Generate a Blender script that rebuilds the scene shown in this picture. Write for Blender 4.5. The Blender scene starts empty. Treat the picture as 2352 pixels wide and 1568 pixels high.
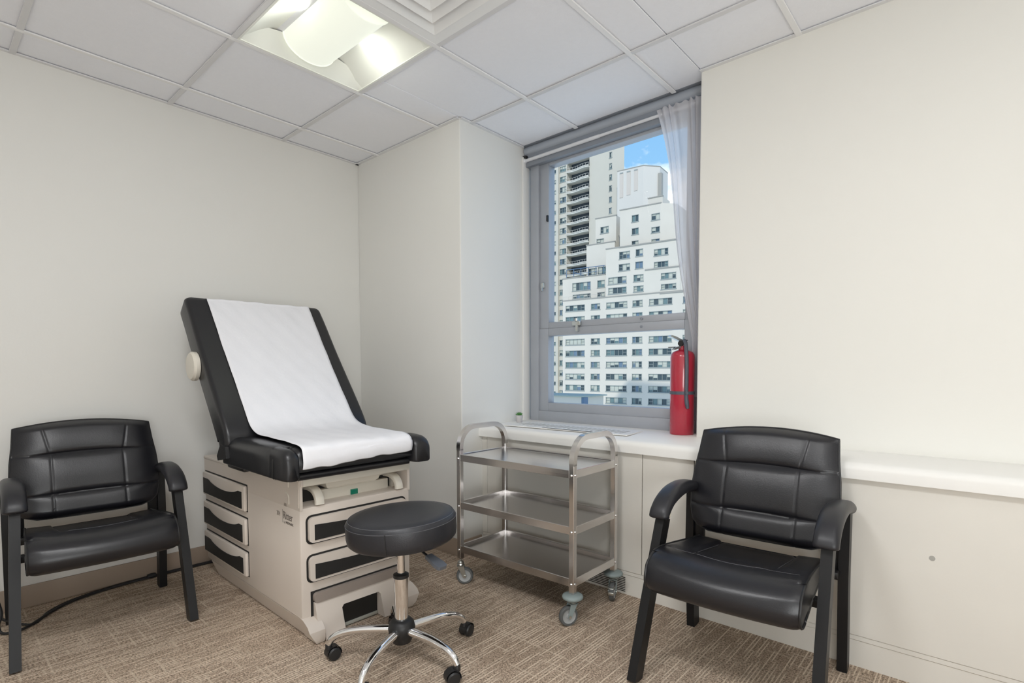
import bpy, bmesh, math, random
from mathutils import Vector, Matrix
from mathutils.bvhtree import BVHTree
random.seed(7)
R = math.radians
sc = bpy.context.scene
COL = sc.collection

# ------------------------------------------------------------------ camera, sky, sun, lights, exposure
cd = bpy.data.cameras.new('camera'); cam = bpy.data.objects.new('camera', cd); COL.objects.link(cam)
cd.sensor_fit = 'HORIZONTAL'; cd.sensor_width = 36.0
cd.lens = 36.0 * 1226.63 / 2352
cd.shift_x = -20.865 / 2352; cd.shift_y = 122.79 / 2352
cd.clip_start = 0.02; cd.clip_end = 2000
rt = Vector((0.65804, -0.75298, -0.00156)); up = Vector((0.03678, 0.03007, 0.99887)); fw = Vector((0.75208, 0.65736, -0.04748))
cam.matrix_world = Matrix(((rt.x, up.x, -fw.x, -2.09994), (rt.y, up.y, -fw.y, -3.33855), (rt.z, up.z, -fw.z, 1.10019), (0, 0, 0, 1)))
sc.camera = cam
vs = sc.view_settings
sc.display_settings.display_device = 'sRGB'
vs.view_transform = 'Standard'; vs.look = 'None'; vs.gamma = 1.0; vs.use_curve_mapping = False
vs.exposure = 0.11
cy = sc.cycles
cy.max_bounces = 10; cy.diffuse_bounces = 6; cy.glossy_bounces = 5; cy.transparent_max_bounces = 12; cy.transmission_bounces = 6
cy.caustics_reflective = False; cy.caustics_refractive = False
cy.sample_clamp_indirect = 6.0

def build_world():
    w = bpy.data.worlds.new('sky'); sc.world = w; w.use_nodes = True
    nt = w.node_tree; N = nt.nodes; L = nt.links; N.clear()
    out = N.new('ShaderNodeOutputWorld'); bg = N.new('ShaderNodeBackground')
    tc = N.new('ShaderNodeTexCoord')
    sep = N.new('ShaderNodeSeparateXYZ'); L.new(tc.outputs['Generated'], sep.inputs[0])
    ramp = N.new('ShaderNodeValToRGB'); L.new(sep.outputs['Z'], ramp.inputs[0])
    e = ramp.color_ramp.elements
    e[0].position = 0.0; e[0].color = (0.62, 0.80, 0.97, 1)
    e[1].position = 0.75; e[1].color = (0.12, 0.36, 0.82, 1)
    m = e.new(0.34); m.color = (0.30, 0.60, 0.95, 1)
    mp = N.new('ShaderNodeMapping'); L.new(tc.outputs['Generated'], mp.inputs[0]); mp.inputs['Scale'].default_value = (5.0, 5.0, 9.0)
    mp.inputs['Location'].default_value = (1.9, 0.6, 2.35)
    nz = N.new('ShaderNodeTexNoise'); L.new(mp.outputs[0], nz.inputs['Vector'])
    nz.inputs['Scale'].default_value = 1.5; nz.inputs['Detail'].default_value = 9; nz.inputs['Roughness'].default_value = 0.58
    cr = N.new('ShaderNodeValToRGB'); L.new(nz.outputs['Fac'], cr.inputs[0])
    cr.color_ramp.elements[0].position = 0.50; cr.color_ramp.elements[1].position = 0.68
    mx = N.new('ShaderNodeMix'); mx.data_type = 'RGBA'
    L.new(cr.outputs['Color'], mx.inputs['Factor']); L.new(ramp.outputs['Color'], mx.inputs['A']); mx.inputs['B'].default_value = (1.35, 1.38, 1.45, 1)
    L.new(mx.outputs['Result'], bg.inputs['Color']); bg.inputs['Strength'].default_value = 1.0
    L.new(bg.outputs[0], out.inputs[0])
build_world()

sd = bpy.data.lights.new('sun', 'SUN'); sd.energy = 2.3; sd.angle = R(0.5); sd.color = (1.0, 0.93, 0.82)
sun = bpy.data.objects.new('sun', sd); COL.objects.link(sun)
sun.rotation_euler = Vector((-0.66, -0.42, 0.62)).to_track_quat('Z', 'Y').to_euler()

CEIL = 2.515
def lamp(x, y, watts, color=(0.985, 0.99, 0.995)):
    ld = bpy.data.lights.new('added_room_lamp', 'AREA'); ld.shape = 'RECTANGLE'; ld.size = 0.5; ld.size_y = 0.5
    ld.energy = watts; ld.color = color
    o = bpy.data.objects.new('added_room_lamp', ld); COL.objects.link(o); o.location = (x, y, CEIL - 0.012)
    return o
lamp(-2.05, -2.386, 21); lamp(-0.83, -3.60, 2); lamp(-2.05, -3.60, 14)  # added lamps out of view that carry most of the room light
# added soft fill, unseen behind the camera, brightening the ceiling and far corner
ld = bpy.data.lights.new('added_soft_fill', 'AREA'); ld.shape = 'RECTANGLE'; ld.size = 1.1; ld.size_y = 1.1; ld.energy = 33; ld.color = (0.96, 0.99, 1.0)
o = bpy.data.objects.new('added_soft_fill', ld); COL.objects.link(o); o.location = (-2.6, -4.5, 0.9)
o.rotation_euler = Vector((-0.50, -0.62, -0.62)).to_track_quat('Z', 'Y').to_euler()

# ------------------------------------------------------------------ materials
def mat(name, col, rough=0.5, metal=0.0, spec=0.5, bump=0.0, bscale=200.0, var=0.0, vscale=3.0, coat=0.0, emit=None, estr=1.0):
    m = bpy.data.materials.new(name); m.use_nodes = True
    nt = m.node_tree; b = nt.nodes['Principled BSDF']
    c = (col[0], col[1], col[2], 1)
    b.inputs['Base Color'].default_value = c; b.inputs['Roughness'].default_value = rough
    b.inputs['Metallic'].default_value = metal; b.inputs['Specular IOR Level'].default_value = spec
    b.inputs['Coat Weight'].default_value = coat
    if emit:
        b.inputs['Emission Color'].default_value = (*emit, 1); b.inputs['Emission Strength'].default_value = estr
    if bump or var:
        tc = nt.nodes.new('ShaderNodeTexCoord')
    if bump:
        nz = nt.nodes.new('ShaderNodeTexNoise'); nz.inputs['Scale'].default_value = bscale; nz.inputs['Detail'].default_value = 4
        nt.links.new(tc.outputs['Object'], nz.inputs['Vector'])
        bp = nt.nodes.new('ShaderNodeBump'); bp.inputs['Strength'].default_value = bump; bp.inputs['Distance'].default_value = 0.002
        nt.links.new(nz.outputs['Fac'], bp.inputs['Height']); nt.links.new(bp.outputs[0], b.inputs['Normal'])
    if var:
        n2 = nt.nodes.new('ShaderNodeTexNoise'); n2.inputs['Scale'].default_value = vscale; n2.inputs['Detail'].default_value = 5
        nt.links.new(tc.outputs['Object'], n2.inputs['Vector'])
        mx = nt.nodes.new('ShaderNodeMix'); mx.data_type = 'RGBA'
        mx.inputs['A'].default_value = (col[0]*(1-var), col[1]*(1-var), col[2]*(1-var), 1)
        mx.inputs['B'].default_value = (min(1, col[0]*(1+var)), min(1, col[1]*(1+var)), min(1, col[2]*(1+var)), 1)
        nt.links.new(n2.outputs['Fac'], mx.inputs['Factor']); nt.links.new(mx.outputs['Result'], b.inputs['Base Color'])
    return m

WALL = mat('wall_paint', (0.79, 0.785, 0.755), 0.6, spec=0.3, bump=0.12, bscale=90, var=0.015, vscale=2.0)
WALLR = mat('wall_paint_right', (0.82, 0.81, 0.765), 0.55, spec=0.3, bump=0.15, bscale=60, var=0.015, vscale=2.0)
ENC = mat('painted_enclosure', (0.76, 0.735, 0.68), 0.5, spec=0.35, bump=0.2, bscale=45, var=0.03, vscale=5.0)
SILL = mat('painted_sill', (0.85, 0.84, 0.81), 0.42, spec=0.4, bump=0.2, bscale=40, var=0.02, vscale=5.0)
TILE = mat('ceiling_tile', (0.88, 0.89, 0.93), 0.85, spec=0.1, bump=0.35, bscale=260, var=0.02, vscale=60)
GRID = mat('grid_white', (0.76, 0.76, 0.77), 0.5)
BASEB = mat('baseboard_vinyl', (0.36, 0.285, 0.225), 0.5, spec=0.4, var=0.04, vscale=8)
FRAME = mat('window_aluminium', (0.40, 0.42, 0.46), 0.42, metal=0.25, var=0.06, vscale=9)
HEAD = mat('window_head_grey', (0.235, 0.255, 0.29), 0.55, var=0.05, vscale=12)
HEADL = mat('headrail_grey', (0.36, 0.39, 0.44), 0.45, var=0.04, vscale=12)
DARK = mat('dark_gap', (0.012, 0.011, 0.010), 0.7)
CREAM = mat('cream_plastic', (0.66, 0.595, 0.535), 0.42, spec=0.45, var=0.015, vscale=4)
CREAM2 = mat('pale_cream_plastic', (0.70, 0.66, 0.58), 0.38, spec=0.5)
TAUPE = mat('taupe_step_tread', (0.30, 0.255, 0.225), 0.5)
INLAY = mat('black_drawer_inlay', (0.014, 0.014, 0.014), 0.55, bump=0.2, bscale=300)
VINYL = mat('black_vinyl', (0.011, 0.011, 0.013), 0.34, spec=0.5, bump=0.12, bscale=160)
LEATHER = mat('black_leather', (0.009, 0.009, 0.012), 0.34, spec=0.55, bump=0.15, bscale=240)
LEATHER2 = mat('stool_leather', (0.013, 0.014, 0.019), 0.42, spec=0.6, bump=0.2, bscale=260)
FRAMEB = mat('black_powdercoat', (0.008, 0.008, 0.009), 0.42, spec=0.35)
PLASTB = mat('black_plastic', (0.014, 0.014, 0.015), 0.45)
PAD = mat('armrest_urethane', (0.016, 0.016, 0.020), 0.40, spec=0.5, bump=0.1, bscale=300)
CHROME = mat('chrome', (0.86, 0.86, 0.87), 0.07, metal=1.0)
ZINC = mat('zinc', (0.62, 0.64, 0.62), 0.3, metal=1.0)
PAPER = mat('exam_paper', (0.80, 0.80, 0.83), 0.75, spec=0.2, bump=0.5, bscale=55, var=0.02, vscale=14)
RED = mat('extinguisher_red', (0.44, 0.020, 0.045), 0.22, spec=0.6, coat=0.4)
HOSE = mat('grey_rubber', (0.085, 0.095, 0.12), 0.5)
BUMPER = mat('grey_green_rubber', (0.24, 0.29, 0.29), 0.5)
TYRE = mat('grey_tyre', (0.10, 0.105, 0.105), 0.6)
WHEELC = mat('grey_wheel', (0.36, 0.37, 0.37), 0.5)
POT = mat('concrete_pot', (0.55, 0.53, 0.53), 0.8, bump=0.4, bscale=120, var=0.06, vscale=60)
SUCC = mat('succulent_green', (0.10, 0.26, 0.08), 0.5, var=0.2, vscale=80)
SOIL = mat('soil', (0.05, 0.04, 0.03), 0.9)
LENS = mat('lamp_lens', (0.62, 0.63, 0.58), 0.5, emit=(0.96, 1.0, 0.86), estr=0.55)
REFL = mat('lamp_reflector', (0.86, 0.87, 0.82), 0.45, spec=0.3)
DIFF = mat('diffuser_white', (0.86, 0.87, 0.87), 0.5)
DIFFD = mat('diffuser_throat', (0.62, 0.63, 0.64), 0.6)
CABLE = mat('black_cable', (0.012, 0.012, 0.013), 0.5)
INK = mat('logo_ink', (0.16, 0.14, 0.125), 0.6)
INKL = mat('logo_ink_pale', (0.30, 0.265, 0.24), 0.6)
SWITCH = mat('green_switch', (0.0, 0.05, 0.035), 0.2, emit=(0.0, 0.45, 0.25), estr=0.14)
STITCH = mat('grey_stitching', (0.09, 0.09, 0.10), 0.7)
WORN = mat('worn_foam', (0.62, 0.56, 0.46), 0.9)
FACADE = mat('white_brick', (0.63, 0.595, 0.53), 0.85, spec=0.1, var=0.05, vscale=0.35)
FACADE2 = mat('ribbed_brick', (0.62, 0.60, 0.56), 0.85, spec=0.1, var=0.03, vscale=0.3)
RIBM = mat('rib_stain', (0.58, 0.53, 0.48), 0.85, spec=0.1)
TOWER = mat('cream_brick', (0.56, 0.53, 0.46), 0.85, spec=0.1, var=0.03, vscale=0.2)
COPING = mat('coping_stone', (0.34, 0.33, 0.30), 0.8)
WFRAME = mat('far_window_frame', (0.30, 0.33, 0.32), 0.6)
G1 = mat('far_glass_dark', (0.045, 0.075, 0.09), 0.12, spec=0.6)
G2 = mat('far_glass_teal', (0.13, 0.21, 0.22), 0.15, spec=0.6)
G3 = mat('far_curtain', (0.50, 0.52, 0.46), 0.5, spec=0.4)
G4 = mat('far_glass_blue', (0.13, 0.20, 0.28), 0.15, spec=0.6)
BALC = mat('balcony_slab', (0.62, 0.61, 0.55), 0.8)
RAIL = mat('balcony_rail', (0.55, 0.53, 0.48), 0.6)
RECESS_SHADE = mat('balcony_recess_shade', (0.05, 0.065, 0.08), 0.8)  # near-black colour stands in for the shade inside the balconies
GREEN = mat('green_copper', (0.34, 0.40, 0.36), 0.7)
STEELB = mat('blue_steel', (0.10, 0.17, 0.27), 0.5)

def steel():
    m = mat('brushed_steel', (0.72, 0.70, 0.69), 0.2, metal=1.0); nt = m.node_tree; b = nt.nodes['Principled BSDF']
    tc = nt.nodes.new('ShaderNodeTexCoord'); mp = nt.nodes.new('ShaderNodeMapping'); mp.inputs['Scale'].default_value = (260, 3, 260)
    nz = nt.nodes.new('ShaderNodeTexNoise'); nz.inputs['Scale'].default_value = 1; nz.inputs['Detail'].default_value = 3
    nt.links.new(tc.outputs['Object'], mp.inputs[0]); nt.links.new(mp.outputs[0], nz.inputs['Vector'])
    mr = nt.nodes.new('ShaderNodeMapRange'); mr.inputs['To Min'].default_value = 0.14; mr.inputs['To Max'].default_value = 0.30
    nt.links.new(nz.outputs['Fac'], mr.inputs['Value']); nt.links.new(mr.outputs[0], b.inputs['Roughness'])
    return m
STEEL = steel()

def carpet():
    m = mat('carpet', (0.3, 0.2, 0.14), 0.95, spec=0.05); nt = m.node_tree; N = nt.nodes; L = nt.links; b = N['Principled BSDF']
    tc = N.new('ShaderNodeTexCoord')
    def noise(sx, sy, detail=2, rough=0.5):
        mp = N.new('ShaderNodeMapping'); mp.inputs['Scale'].default_value = (sx, sy, 1); L.new(tc.outputs['Object'], mp.inputs[0])
        nz = N.new('ShaderNodeTexNoise'); nz.inputs['Scale'].default_value = 1; nz.inputs['Detail'].default_value = detail; nz.inputs['Roughness'].default_value = rough
        L.new(mp.outputs[0], nz.inputs['Vector']); return nz.outputs['Fac']
    def ramp(src, a, c, ca=(0, 0, 0, 1), cc=(1, 1, 1, 1)):
        r = N.new('ShaderNodeValToRGB'); r.color_ramp.elements[0].position = a; r.color_ramp.elements[1].position = c
        r.color_ramp.elements[0].color = ca; r.color_ramp.elements[1].color = cc; L.new(src, r.inputs[0]); return r.outputs['Color']
    def mix(f, a, c, mode='MIX'):
        x = N.new('ShaderNodeMix'); x.data_type = 'RGBA'; x.blend_type = mode
        for k, v in (('Factor', f), ('A', a), ('B', c)):
            if isinstance(v, (tuple, float, int)): x.inputs[k].default_value = v
            else: L.new(v, x.inputs[k])
        return x.outputs['Result']
    big = noise(2.2, 2.2, 3)
    base = ramp(big, 0.36, 0.66, (0.365, 0.280, 0.212, 1), (0.47, 0.37, 0.285, 1))
    grain = ramp(noise(150, 150, 3, 0.7), 0.34, 0.66, (0.30, 0.29, 0.28, 1), (1.62, 1.62, 1.62, 1))
    c1 = mix(1.0, base, grain, 'MULTIPLY')
    sp = N.new('ShaderNodeSeparateXYZ'); L.new(tc.outputs['Object'], sp.inputs[0])
    def mth(op, a_, b_=None, c_=None):
        n = N.new('ShaderNodeMath'); n.operation = op
        for i, v in enumerate((a_, b_, c_)):
            if v is None: continue
            if isinstance(v, (int, float)): n.inputs[i].default_value = v
            else: L.new(v, n.inputs[i])
        return n.outputs[0]
    def tufts(along, across, pitch, dash, lo, hi, width):
        v = mth('MULTIPLY', across, 1/pitch); idn = mth('FLOOR', v); fr = mth('FRACT', v)
        cx = N.new('ShaderNodeCombineXYZ'); L.new(mth('MULTIPLY', along, dash), cx.inputs[0]); L.new(mth('MULTIPLY', idn, 7.31), cx.inputs[1])
        nz = N.new('ShaderNodeTexNoise'); nz.inputs['Scale'].default_value = 1; nz.inputs['Detail'].default_value = 1; L.new(cx.outputs[0], nz.inputs['Vector'])
        on = N.new('ShaderNodeMapRange'); on.inputs['From Min'].default_value = lo; on.inputs['From Max'].default_value = hi; L.new(nz.outputs['Fac'], on.inputs['Value'])
        d = mth('ABSOLUTE', mth('SUBTRACT', fr, 0.5))
        ln = N.new('ShaderNodeMapRange'); ln.inputs['From Min'].default_value = width; ln.inputs['From Max'].default_value = width*.4; L.new(d, ln.inputs['Value'])
        return mth('MULTIPLY', on.outputs[0], ln.outputs[0])
    l1 = tufts(sp.outputs['X'], sp.outputs['Y'], 0.0125, 5.5, 0.47, 0.55, 0.26)
    brk = noise(160, 160, 2, .6)
    l1 = mth('MULTIPLY', l1, mth('MULTIPLY', brk, 1.45))
    c2 = mix(l1, c1, (0.82, 0.70, 0.56, 1))
    l2 = tufts(sp.outputs['Y'], sp.outputs['X'], 0.021, 6.0, 0.55, 0.63, 0.22)
    c3 = mix(mth('MULTIPLY', mth('MULTIPLY', l2, brk), 1.0), c2, (0.70, 0.585, 0.46, 1))
    dk = ramp(noise(22, 26, 2), 0.60, 0.75)
    x4 = N.new('ShaderNodeRGBToBW'); L.new(dk, x4.inputs[0]); dm = N.new('ShaderNodeMath'); dm.operation = 'MULTIPLY'; dm.inputs[1].default_value = 0.35; L.new(x4.outputs[0], dm.inputs[0])
    c4 = mix(dm.outputs[0], c3, (0.20, 0.15, 0.11, 1))
    L.new(c4, b.inputs['Base Color'])
    bp = N.new('ShaderNodeBump'); bp.inputs['Strength'].default_value = 0.7; bp.inputs['Distance'].default_value = 0.004
    L.new(noise(260, 260, 2), bp.inputs['Height']); L.new(bp.outputs[0], b.inputs['Normal'])
    return m
CARPET = carpet()

def glass():
    m = bpy.data.materials.new('window_glass'); m.use_nodes = True; nt = m.node_tree; N = nt.nodes; N.clear()
    out = N.new('ShaderNodeOutputMaterial'); t = N.new('ShaderNodeBsdfTransparent'); t.inputs[0].default_value = (0.97, 0.98, 0.98, 1)
    g = N.new('ShaderNodeBsdfGlossy'); g.inputs['Roughness'].default_value = 0.02; x = N.new('ShaderNodeMixShader'); x.inputs[0].default_value = 0.0006
    nt.links.new(t.outputs[0], x.inputs[1]); nt.links.new(g.outputs[0], x.inputs[2]); nt.links.new(x.outputs[0], out.inputs[0]); return m
GLASS = glass()
def sheer():
    m = bpy.data.materials.new('sheer_fabric'); m.use_nodes = True; nt = m.node_tree; N = nt.nodes; N.clear(); L = nt.links
    out = N.new('ShaderNodeOutputMaterial'); t = N.new('ShaderNodeBsdfTransparent'); t.inputs[0].default_value = (1, 1, 1, 1)
    d = N.new('ShaderNodeBsdfDiffuse'); d.inputs[0].default_value = (0.84, 0.82, 0.84, 1)
    tr = N.new('ShaderNodeBsdfTranslucent'); tr.inputs[0].default_value = (0.84, 0.83, 0.86, 1)
    a = N.new('ShaderNodeMixShader'); a.inputs[0].default_value = 0.5; L.new(d.outputs[0], a.inputs[1]); L.new(tr.outputs[0], a.inputs[2])
    x = N.new('ShaderNodeMixShader'); x.inputs[0].default_value = 0.78; L.new(t.outputs[0], x.inputs[1]); L.new(a.outputs[0], x.inputs[2]); L.new(x.outputs[0], out.inputs[0]); return m
SHEER = sheer()

# ------------------------------------------------------------------ mesh helpers
class MB:
    def __init__(s): s.v = []; s.f = []; s.m = []
    def add(s, vs, fs, M=None, mi=0):
        k = len(s.v)
        s.v += [tuple((M @ Vector(p)) if M else p) for p in vs]
        s.f += [tuple(i + k for i in f) for f in fs]; s.m += [mi] * len(fs)
        return s
    def box(s, a, b, bev=0.0, seg=2, M=None, mi=0):
        x0, y0, z0 = (min(a[i], b[i]) for i in range(3)); x1, y1, z1 = (max(a[i], b[i]) for i in range(3))
        vs = [(x, y, z) for x in (x0, x1) for y in (y0, y1) for z in (z0, z1)]
        fs = [(0, 1, 3, 2), (4, 6, 7, 5), (0, 4, 5, 1), (2, 3, 7, 6), (0, 2, 6, 4), (1, 5, 7, 3)]
        if bev:
            bm = bmesh.new(); bv = [bm.verts.new(p) for p in vs]
            for f in fs: bm.faces.new([bv[i] for i in f])
            bmesh.ops.bevel(bm, geom=bm.edges[:], offset=bev, segments=seg, affect='EDGES', profile=0.5)
            bm.verts.index_update(); vs = [tuple(v.co) for v in bm.verts]; fs = [tuple(v.index for v in f.verts) for f in bm.faces]; bm.free()
        return s.add(vs, fs, M, mi)
    def loft(s, rings, cap=True, closed=True, M=None, mi=0):
        n = len(rings[0]); vs = [p for r in rings for p in r]; fs = []
        for i in range(len(rings) - 1):
            for j in range(n if closed else n - 1):
                a = i*n + j; b = i*n + (j+1) % n
                fs.append((a, b, b + n, a + n))
        if cap: fs.append(tuple(reversed(range(n)))); fs.append(tuple(range((len(rings)-1)*n, len(rings)*n)))
        return s.add(vs, fs, M, mi)
    def prism(s, poly, axis, a, b, bev=0.0, M=None, mi=0, seg=2):
        # poly of 2-D points in the two other axes (in xyz order), extruded on axis from a to b
        def P(q, t):
            if axis == 'x': return (t, q[0], q[1])
            if axis == 'y': return (q[0], t, q[1])
            return (q[0], q[1], t)
        r0 = [P(q, a) for q in poly]; r1 = [P(q, b) for q in poly]
        if not bev: return s.loft([r0, r1], M=M, mi=mi)
        bm = bmesh.new(); n = len(poly); v0 = [bm.verts.new(p) for p in r0]; v1 = [bm.verts.new(p) for p in r1]
        bm.faces.new(list(reversed(v0))); bm.faces.new(v1)
        for i in range(n): bm.faces.new((v0[i], v0[(i+1) % n], v1[(i+1) % n], v1[i]))
        es = [e for e in bm.edges if len(e.link_faces) == 2 and e.calc_face_angle(0) > R(35)]
        bmesh.ops.recalc_face_normals(bm, faces=bm.faces[:])
        bmesh.ops.bevel(bm, geom=es, offset=bev, segments=seg, affect='EDGES', profile=0.5)
        bm.verts.index_update(); vs = [tuple(v.co) for v in bm.verts]; fs = [tuple(v.index for v in f.verts) for f in bm.faces]; bm.free()
        return s.add(vs, fs, M, mi)
    def tube(s, pts, r, n=10, M=None, mi=0, closed=False):
        P = [Vector(p) for p in pts]; k = len(P); rs = r if isinstance(r, (list, tuple)) else [r]*k
        T = []
        for i in range(k):
            if closed: t = P[(i+1) % k] - P[i-1]
            else: t = P[min(i+1, k-1)] - P[max(i-1, 0)]
            T.append(t.normalized())
        a = Vector((0, 0, 1)) if abs(T[0].z) < 0.9 else Vector((1, 0, 0))
        u = (a - T[0]*a.dot(T[0])).normalized(); rings = []
        for i in range(k):
            u = (u - T[i]*u.dot(T[i])).normalized(); w = T[i].cross(u)
            rings.append([tuple(P[i] + (u*math.cos(2*math.pi*j/n) + w*math.sin(2*math.pi*j/n))*rs[i]) for j in range(n)])
        if closed: rings.append(rings[0]); return s.loft(rings, cap=False, M=M, mi=mi)
        return s.loft(rings, M=M, mi=mi)
    def sqtube(s, pts, hw, hh, ref, M=None, mi=0):
        # rectangular section: half-width along ref x tangent, half-height along the in-plane normal
        P = [Vector(p) for p in pts]; k = len(P); rings = []; ref = Vector(ref).normalized()
        for i in range(k):
            t = (P[min(i+1, k-1)] - P[max(i-1, 0)]).normalized(); w = ref; u = t.cross(w).normalized()
            rings.append([tuple(P[i] + w*a*hw + u*b*hh) for a, b in ((-1, -1), (1, -1), (1, 1), (-1, 1))])
        return s.loft(rings, M=M, mi=mi)
    def lathe(s, prof, n=32, M=None, mi=0, cap=True):
        rings = [[(r*math.cos(2*math.pi*j/n), r*math.sin(2*math.pi*j/n), z) for j in range(n)] for r, z in prof]
        return s.loft(rings, cap=cap, M=M, mi=mi)
    def grid(s, nu, nv, fn, M=None, mi=0):
        vs = [fn(i/nu, j/nv) for i in range(nu+1) for j in range(nv+1)]
        fs = [(i*(nv+1)+j, (i+1)*(nv+1)+j, (i+1)*(nv+1)+j+1, i*(nv+1)+j+1) for i in range(nu) for j in range(nv)]
        return s.add(vs, fs, M, mi)
    def mesh(s, name, mats, smooth=True, angle=35, fix=True):
        me = bpy.data.meshes.new(name); me.from_pydata(s.v, [], s.f)
        for m in (mats if isinstance(mats, (list, tuple)) else [mats]): me.materials.append(m)
        me.polygons.foreach_set('material_index', s.m)
        if fix:
            bm = bmesh.new(); bm.from_mesh(me); bmesh.ops.recalc_face_normals(bm, faces=bm.faces[:]); bm.to_mesh(me); bm.free()
        if smooth:
            me.polygons.foreach_set('use_smooth', [True]*len(me.polygons)); me.set_sharp_from_angle(angle=R(angle))
        me.update(); return me
    def obj(s, name, mats, parent=None, smooth=True, angle=35, fix=True):
        o = bpy.data.objects.new(name, s.mesh(name, mats, smooth, angle, fix)); COL.objects.link(o)
        if parent: o.parent = parent
        return o

def rrect(cx, cy, hw, hh, r, n=4):
    pts = []
    for q, (sx, sy) in enumerate(((1, 1), (-1, 1), (-1, -1), (1, -1))):
        for i in range(n+1):
            a = math.pi/2*(q + i/n)
            pts.append((cx + sx*(hw - r) + r*math.cos(a), cy + sy*(hh - r) + r*math.sin(a)))
    return pts
def empty(name, loc, rz=0.0, label=None, cat=None, group=None):
    o = bpy.data.objects.new(name, None); COL.objects.link(o); o.location = loc; o.rotation_euler = (0, 0, rz); o.empty_display_size = 0.1
    return tag(o, label, cat, group)
def tag(o, label=None, cat=None, group=None, kind=None):
    if label: o['label'] = label
    if cat: o['category'] = cat
    if group: o['group'] = group
    if kind: o['kind'] = kind
    return o
def struct(o, label=None): o['kind'] = 'structure'; return tag(o, label)
def copy_tree(o, parent=None):
    c = o.copy(); COL.objects.link(c)
    if parent: c.parent = parent
    for ch in list(o.children): copy_tree(ch, c)
    return c
def smoothpath(pts, n=6):
    P = [Vector(p) for p in pts]; out = []
    for i in range(len(P)-1):
        a = P[max(i-1, 0)]; b = P[i]; c = P[i+1]; d = P[min(i+2, len(P)-1)]
        for k in range(n):
            t = k/n; out.append(tuple(0.5*((2*b) + (c-a)*t + (2*a-5*b+4*c-d)*t*t + (3*b-3*c+d-a)*t**3)))
    out.append(tuple(P[-1])); return out
def Tr(x=0, y=0, z=0): return Matrix.Translation((x, y, z))
def Rot(deg, ax): return Matrix.Rotation(R(deg), 4, ax)

# ------------------------------------------------------------------ room shell
YF, XL = -5.0, -3.5          # front wall, left wall
XR, YP, YW, XG = 0.443, -1.045, -2.262, 0.60   # right wall, pier edge, right reveal, window plane
struct(MB().box((XL-.1, YF-.1, -.1), (0.75, 0.1, 0.0)).obj('floor', CARPET, smooth=False), 'brown and beige looped carpet with thin pale lines')
struct(MB().box((XL-.1, 0, 0), (0.75, 0.12, 2.75)).obj('wall_back', WALL, smooth=False), 'warm off-white wall behind the exam table')
struct(MB().box((0, YP, 0), (0.75, 0, 2.75), 0.006).obj('wall_pier', WALL, smooth=False), 'off-white pier between the corner and the window')
struct(MB().box((XR, YF, 0.70), (0.75, YW, 2.75), 0.006).obj('wall_right', WALLR, smooth=False), 'off-white wall right of the window above the ledge')
struct(MB().box((0.62, YW-.01, 0.0), (0.75, YP+.01, 0.775)).box((0.64, YW-.01, 2.46), (0.75, YP+.01, 2.75)).obj('wall_window', WALLR, smooth=False), 'wall below and above the window')
struct(MB().box((XL-.1, YF, 0), (XL, 0, 2.75)).obj('wall_left', WALL, smooth=False), 'off-white left wall')
struct(MB().box((XL-.1, YF-.1, 0), (0.75, YF, 2.75)).obj('wall_front', WALL, smooth=False), 'off-white wall facing the exam table')
struct(MB().box((XL, -0.012, 0), (-0.012, 0, 0.1016), 0.003).obj('baseboard_back', BASEB), 'taupe vinyl baseboard along the back wall')
struct(MB().box((-0.012, YP-.012, 0), (0, 0, 0.1016), 0.003).box((-.012, YP-.012, 0), (0.15, YP, 0.1016), 0.003).obj('baseboard_pier', BASEB), 'taupe vinyl baseboard around the pier')

# ceiling: backing, grid bars and tiles
ceil = struct(MB().box((XL, YF, 2.60), (0.56, 0, 2.75)).obj('ceiling', TILE, smooth=False), 'suspended ceiling of white tiles in a grid')
T = 0.6096
xs = [-2.3545 + j*T for j in range(-2, 6)]; ys = [0.3573 - i*T for i in range(0, 10)]
XE = 0.535                  # edge of the ceiling in the window recess
def xend(y0): return XE if (YW + .03 < y0 < YP - .0) else XR
FIX = {(-1.1353, -0.8619): 'lamp', (-1.1353, -1.4715): 'vent'}
def key(x, y): return (round(x, 2), round(y, 2))
fixk = {key(*k): v for k, v in FIX.items()}
for a in ((-2.3545, -2.0811), (-1.1353, -3.3003), (-2.3545, -3.3003)): fixk[key(*a)] = 'added_lamp'  # cells of the added, unseen fixtures
lamp_cells = []
def tile_piece(x0, x1, y0, y1):
    if x1 - x0 < 0.02 or y1 - y0 < 0.02: return
    o = MB().box((x0+.002, y0+.002, CEIL+.010), (x1-.002, y1-.002, CEIL+.026), 0.002, 1).obj('ceiling_tile', TILE, ceil, smooth=False)
for i in range(len(xs)):
    x0 = max(xs[i], XL); x1 = xs[i] + T
    if x1 <= XL or x0 >= XE: continue
    for j in range(len(ys)):
        y1 = min(ys[j], 0.0); y0 = ys[j] - T
        if y0 >= 0 or y1 <= YF: continue
        y0c = max(y0, YF); k = fixk.get(key(xs[i], ys[j]))
        if k: lamp_cells.append((k, xs[i], ys[j])); continue
        # clip against pier and right wall
        if x1 <= 0.0: tile_piece(x0, x1, y0c, y1); continue
        segs = sorted({y0c, y1} | {q for q in (YP, YW) if y0c < q < y1})
        for a, b in zip(segs[:-1], segs[1:]):
            mid = (a+b)/2; xe = 0.0 if mid > YP else (XE if mid > YW else XR)
            tile_piece(x0, min(x1, xe), a, b)
RUN = mat('runner_white', (0.70, 0.70, 0.71), 0.5); GRID2 = mat('tee_white', (0.86, 0.86, 0.865), 0.5)
def bar(a, b, m=None): MB().box(a, b, 0.0015, 1).obj('grid_bar', m or GRID2, ceil, smooth=False)
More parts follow.
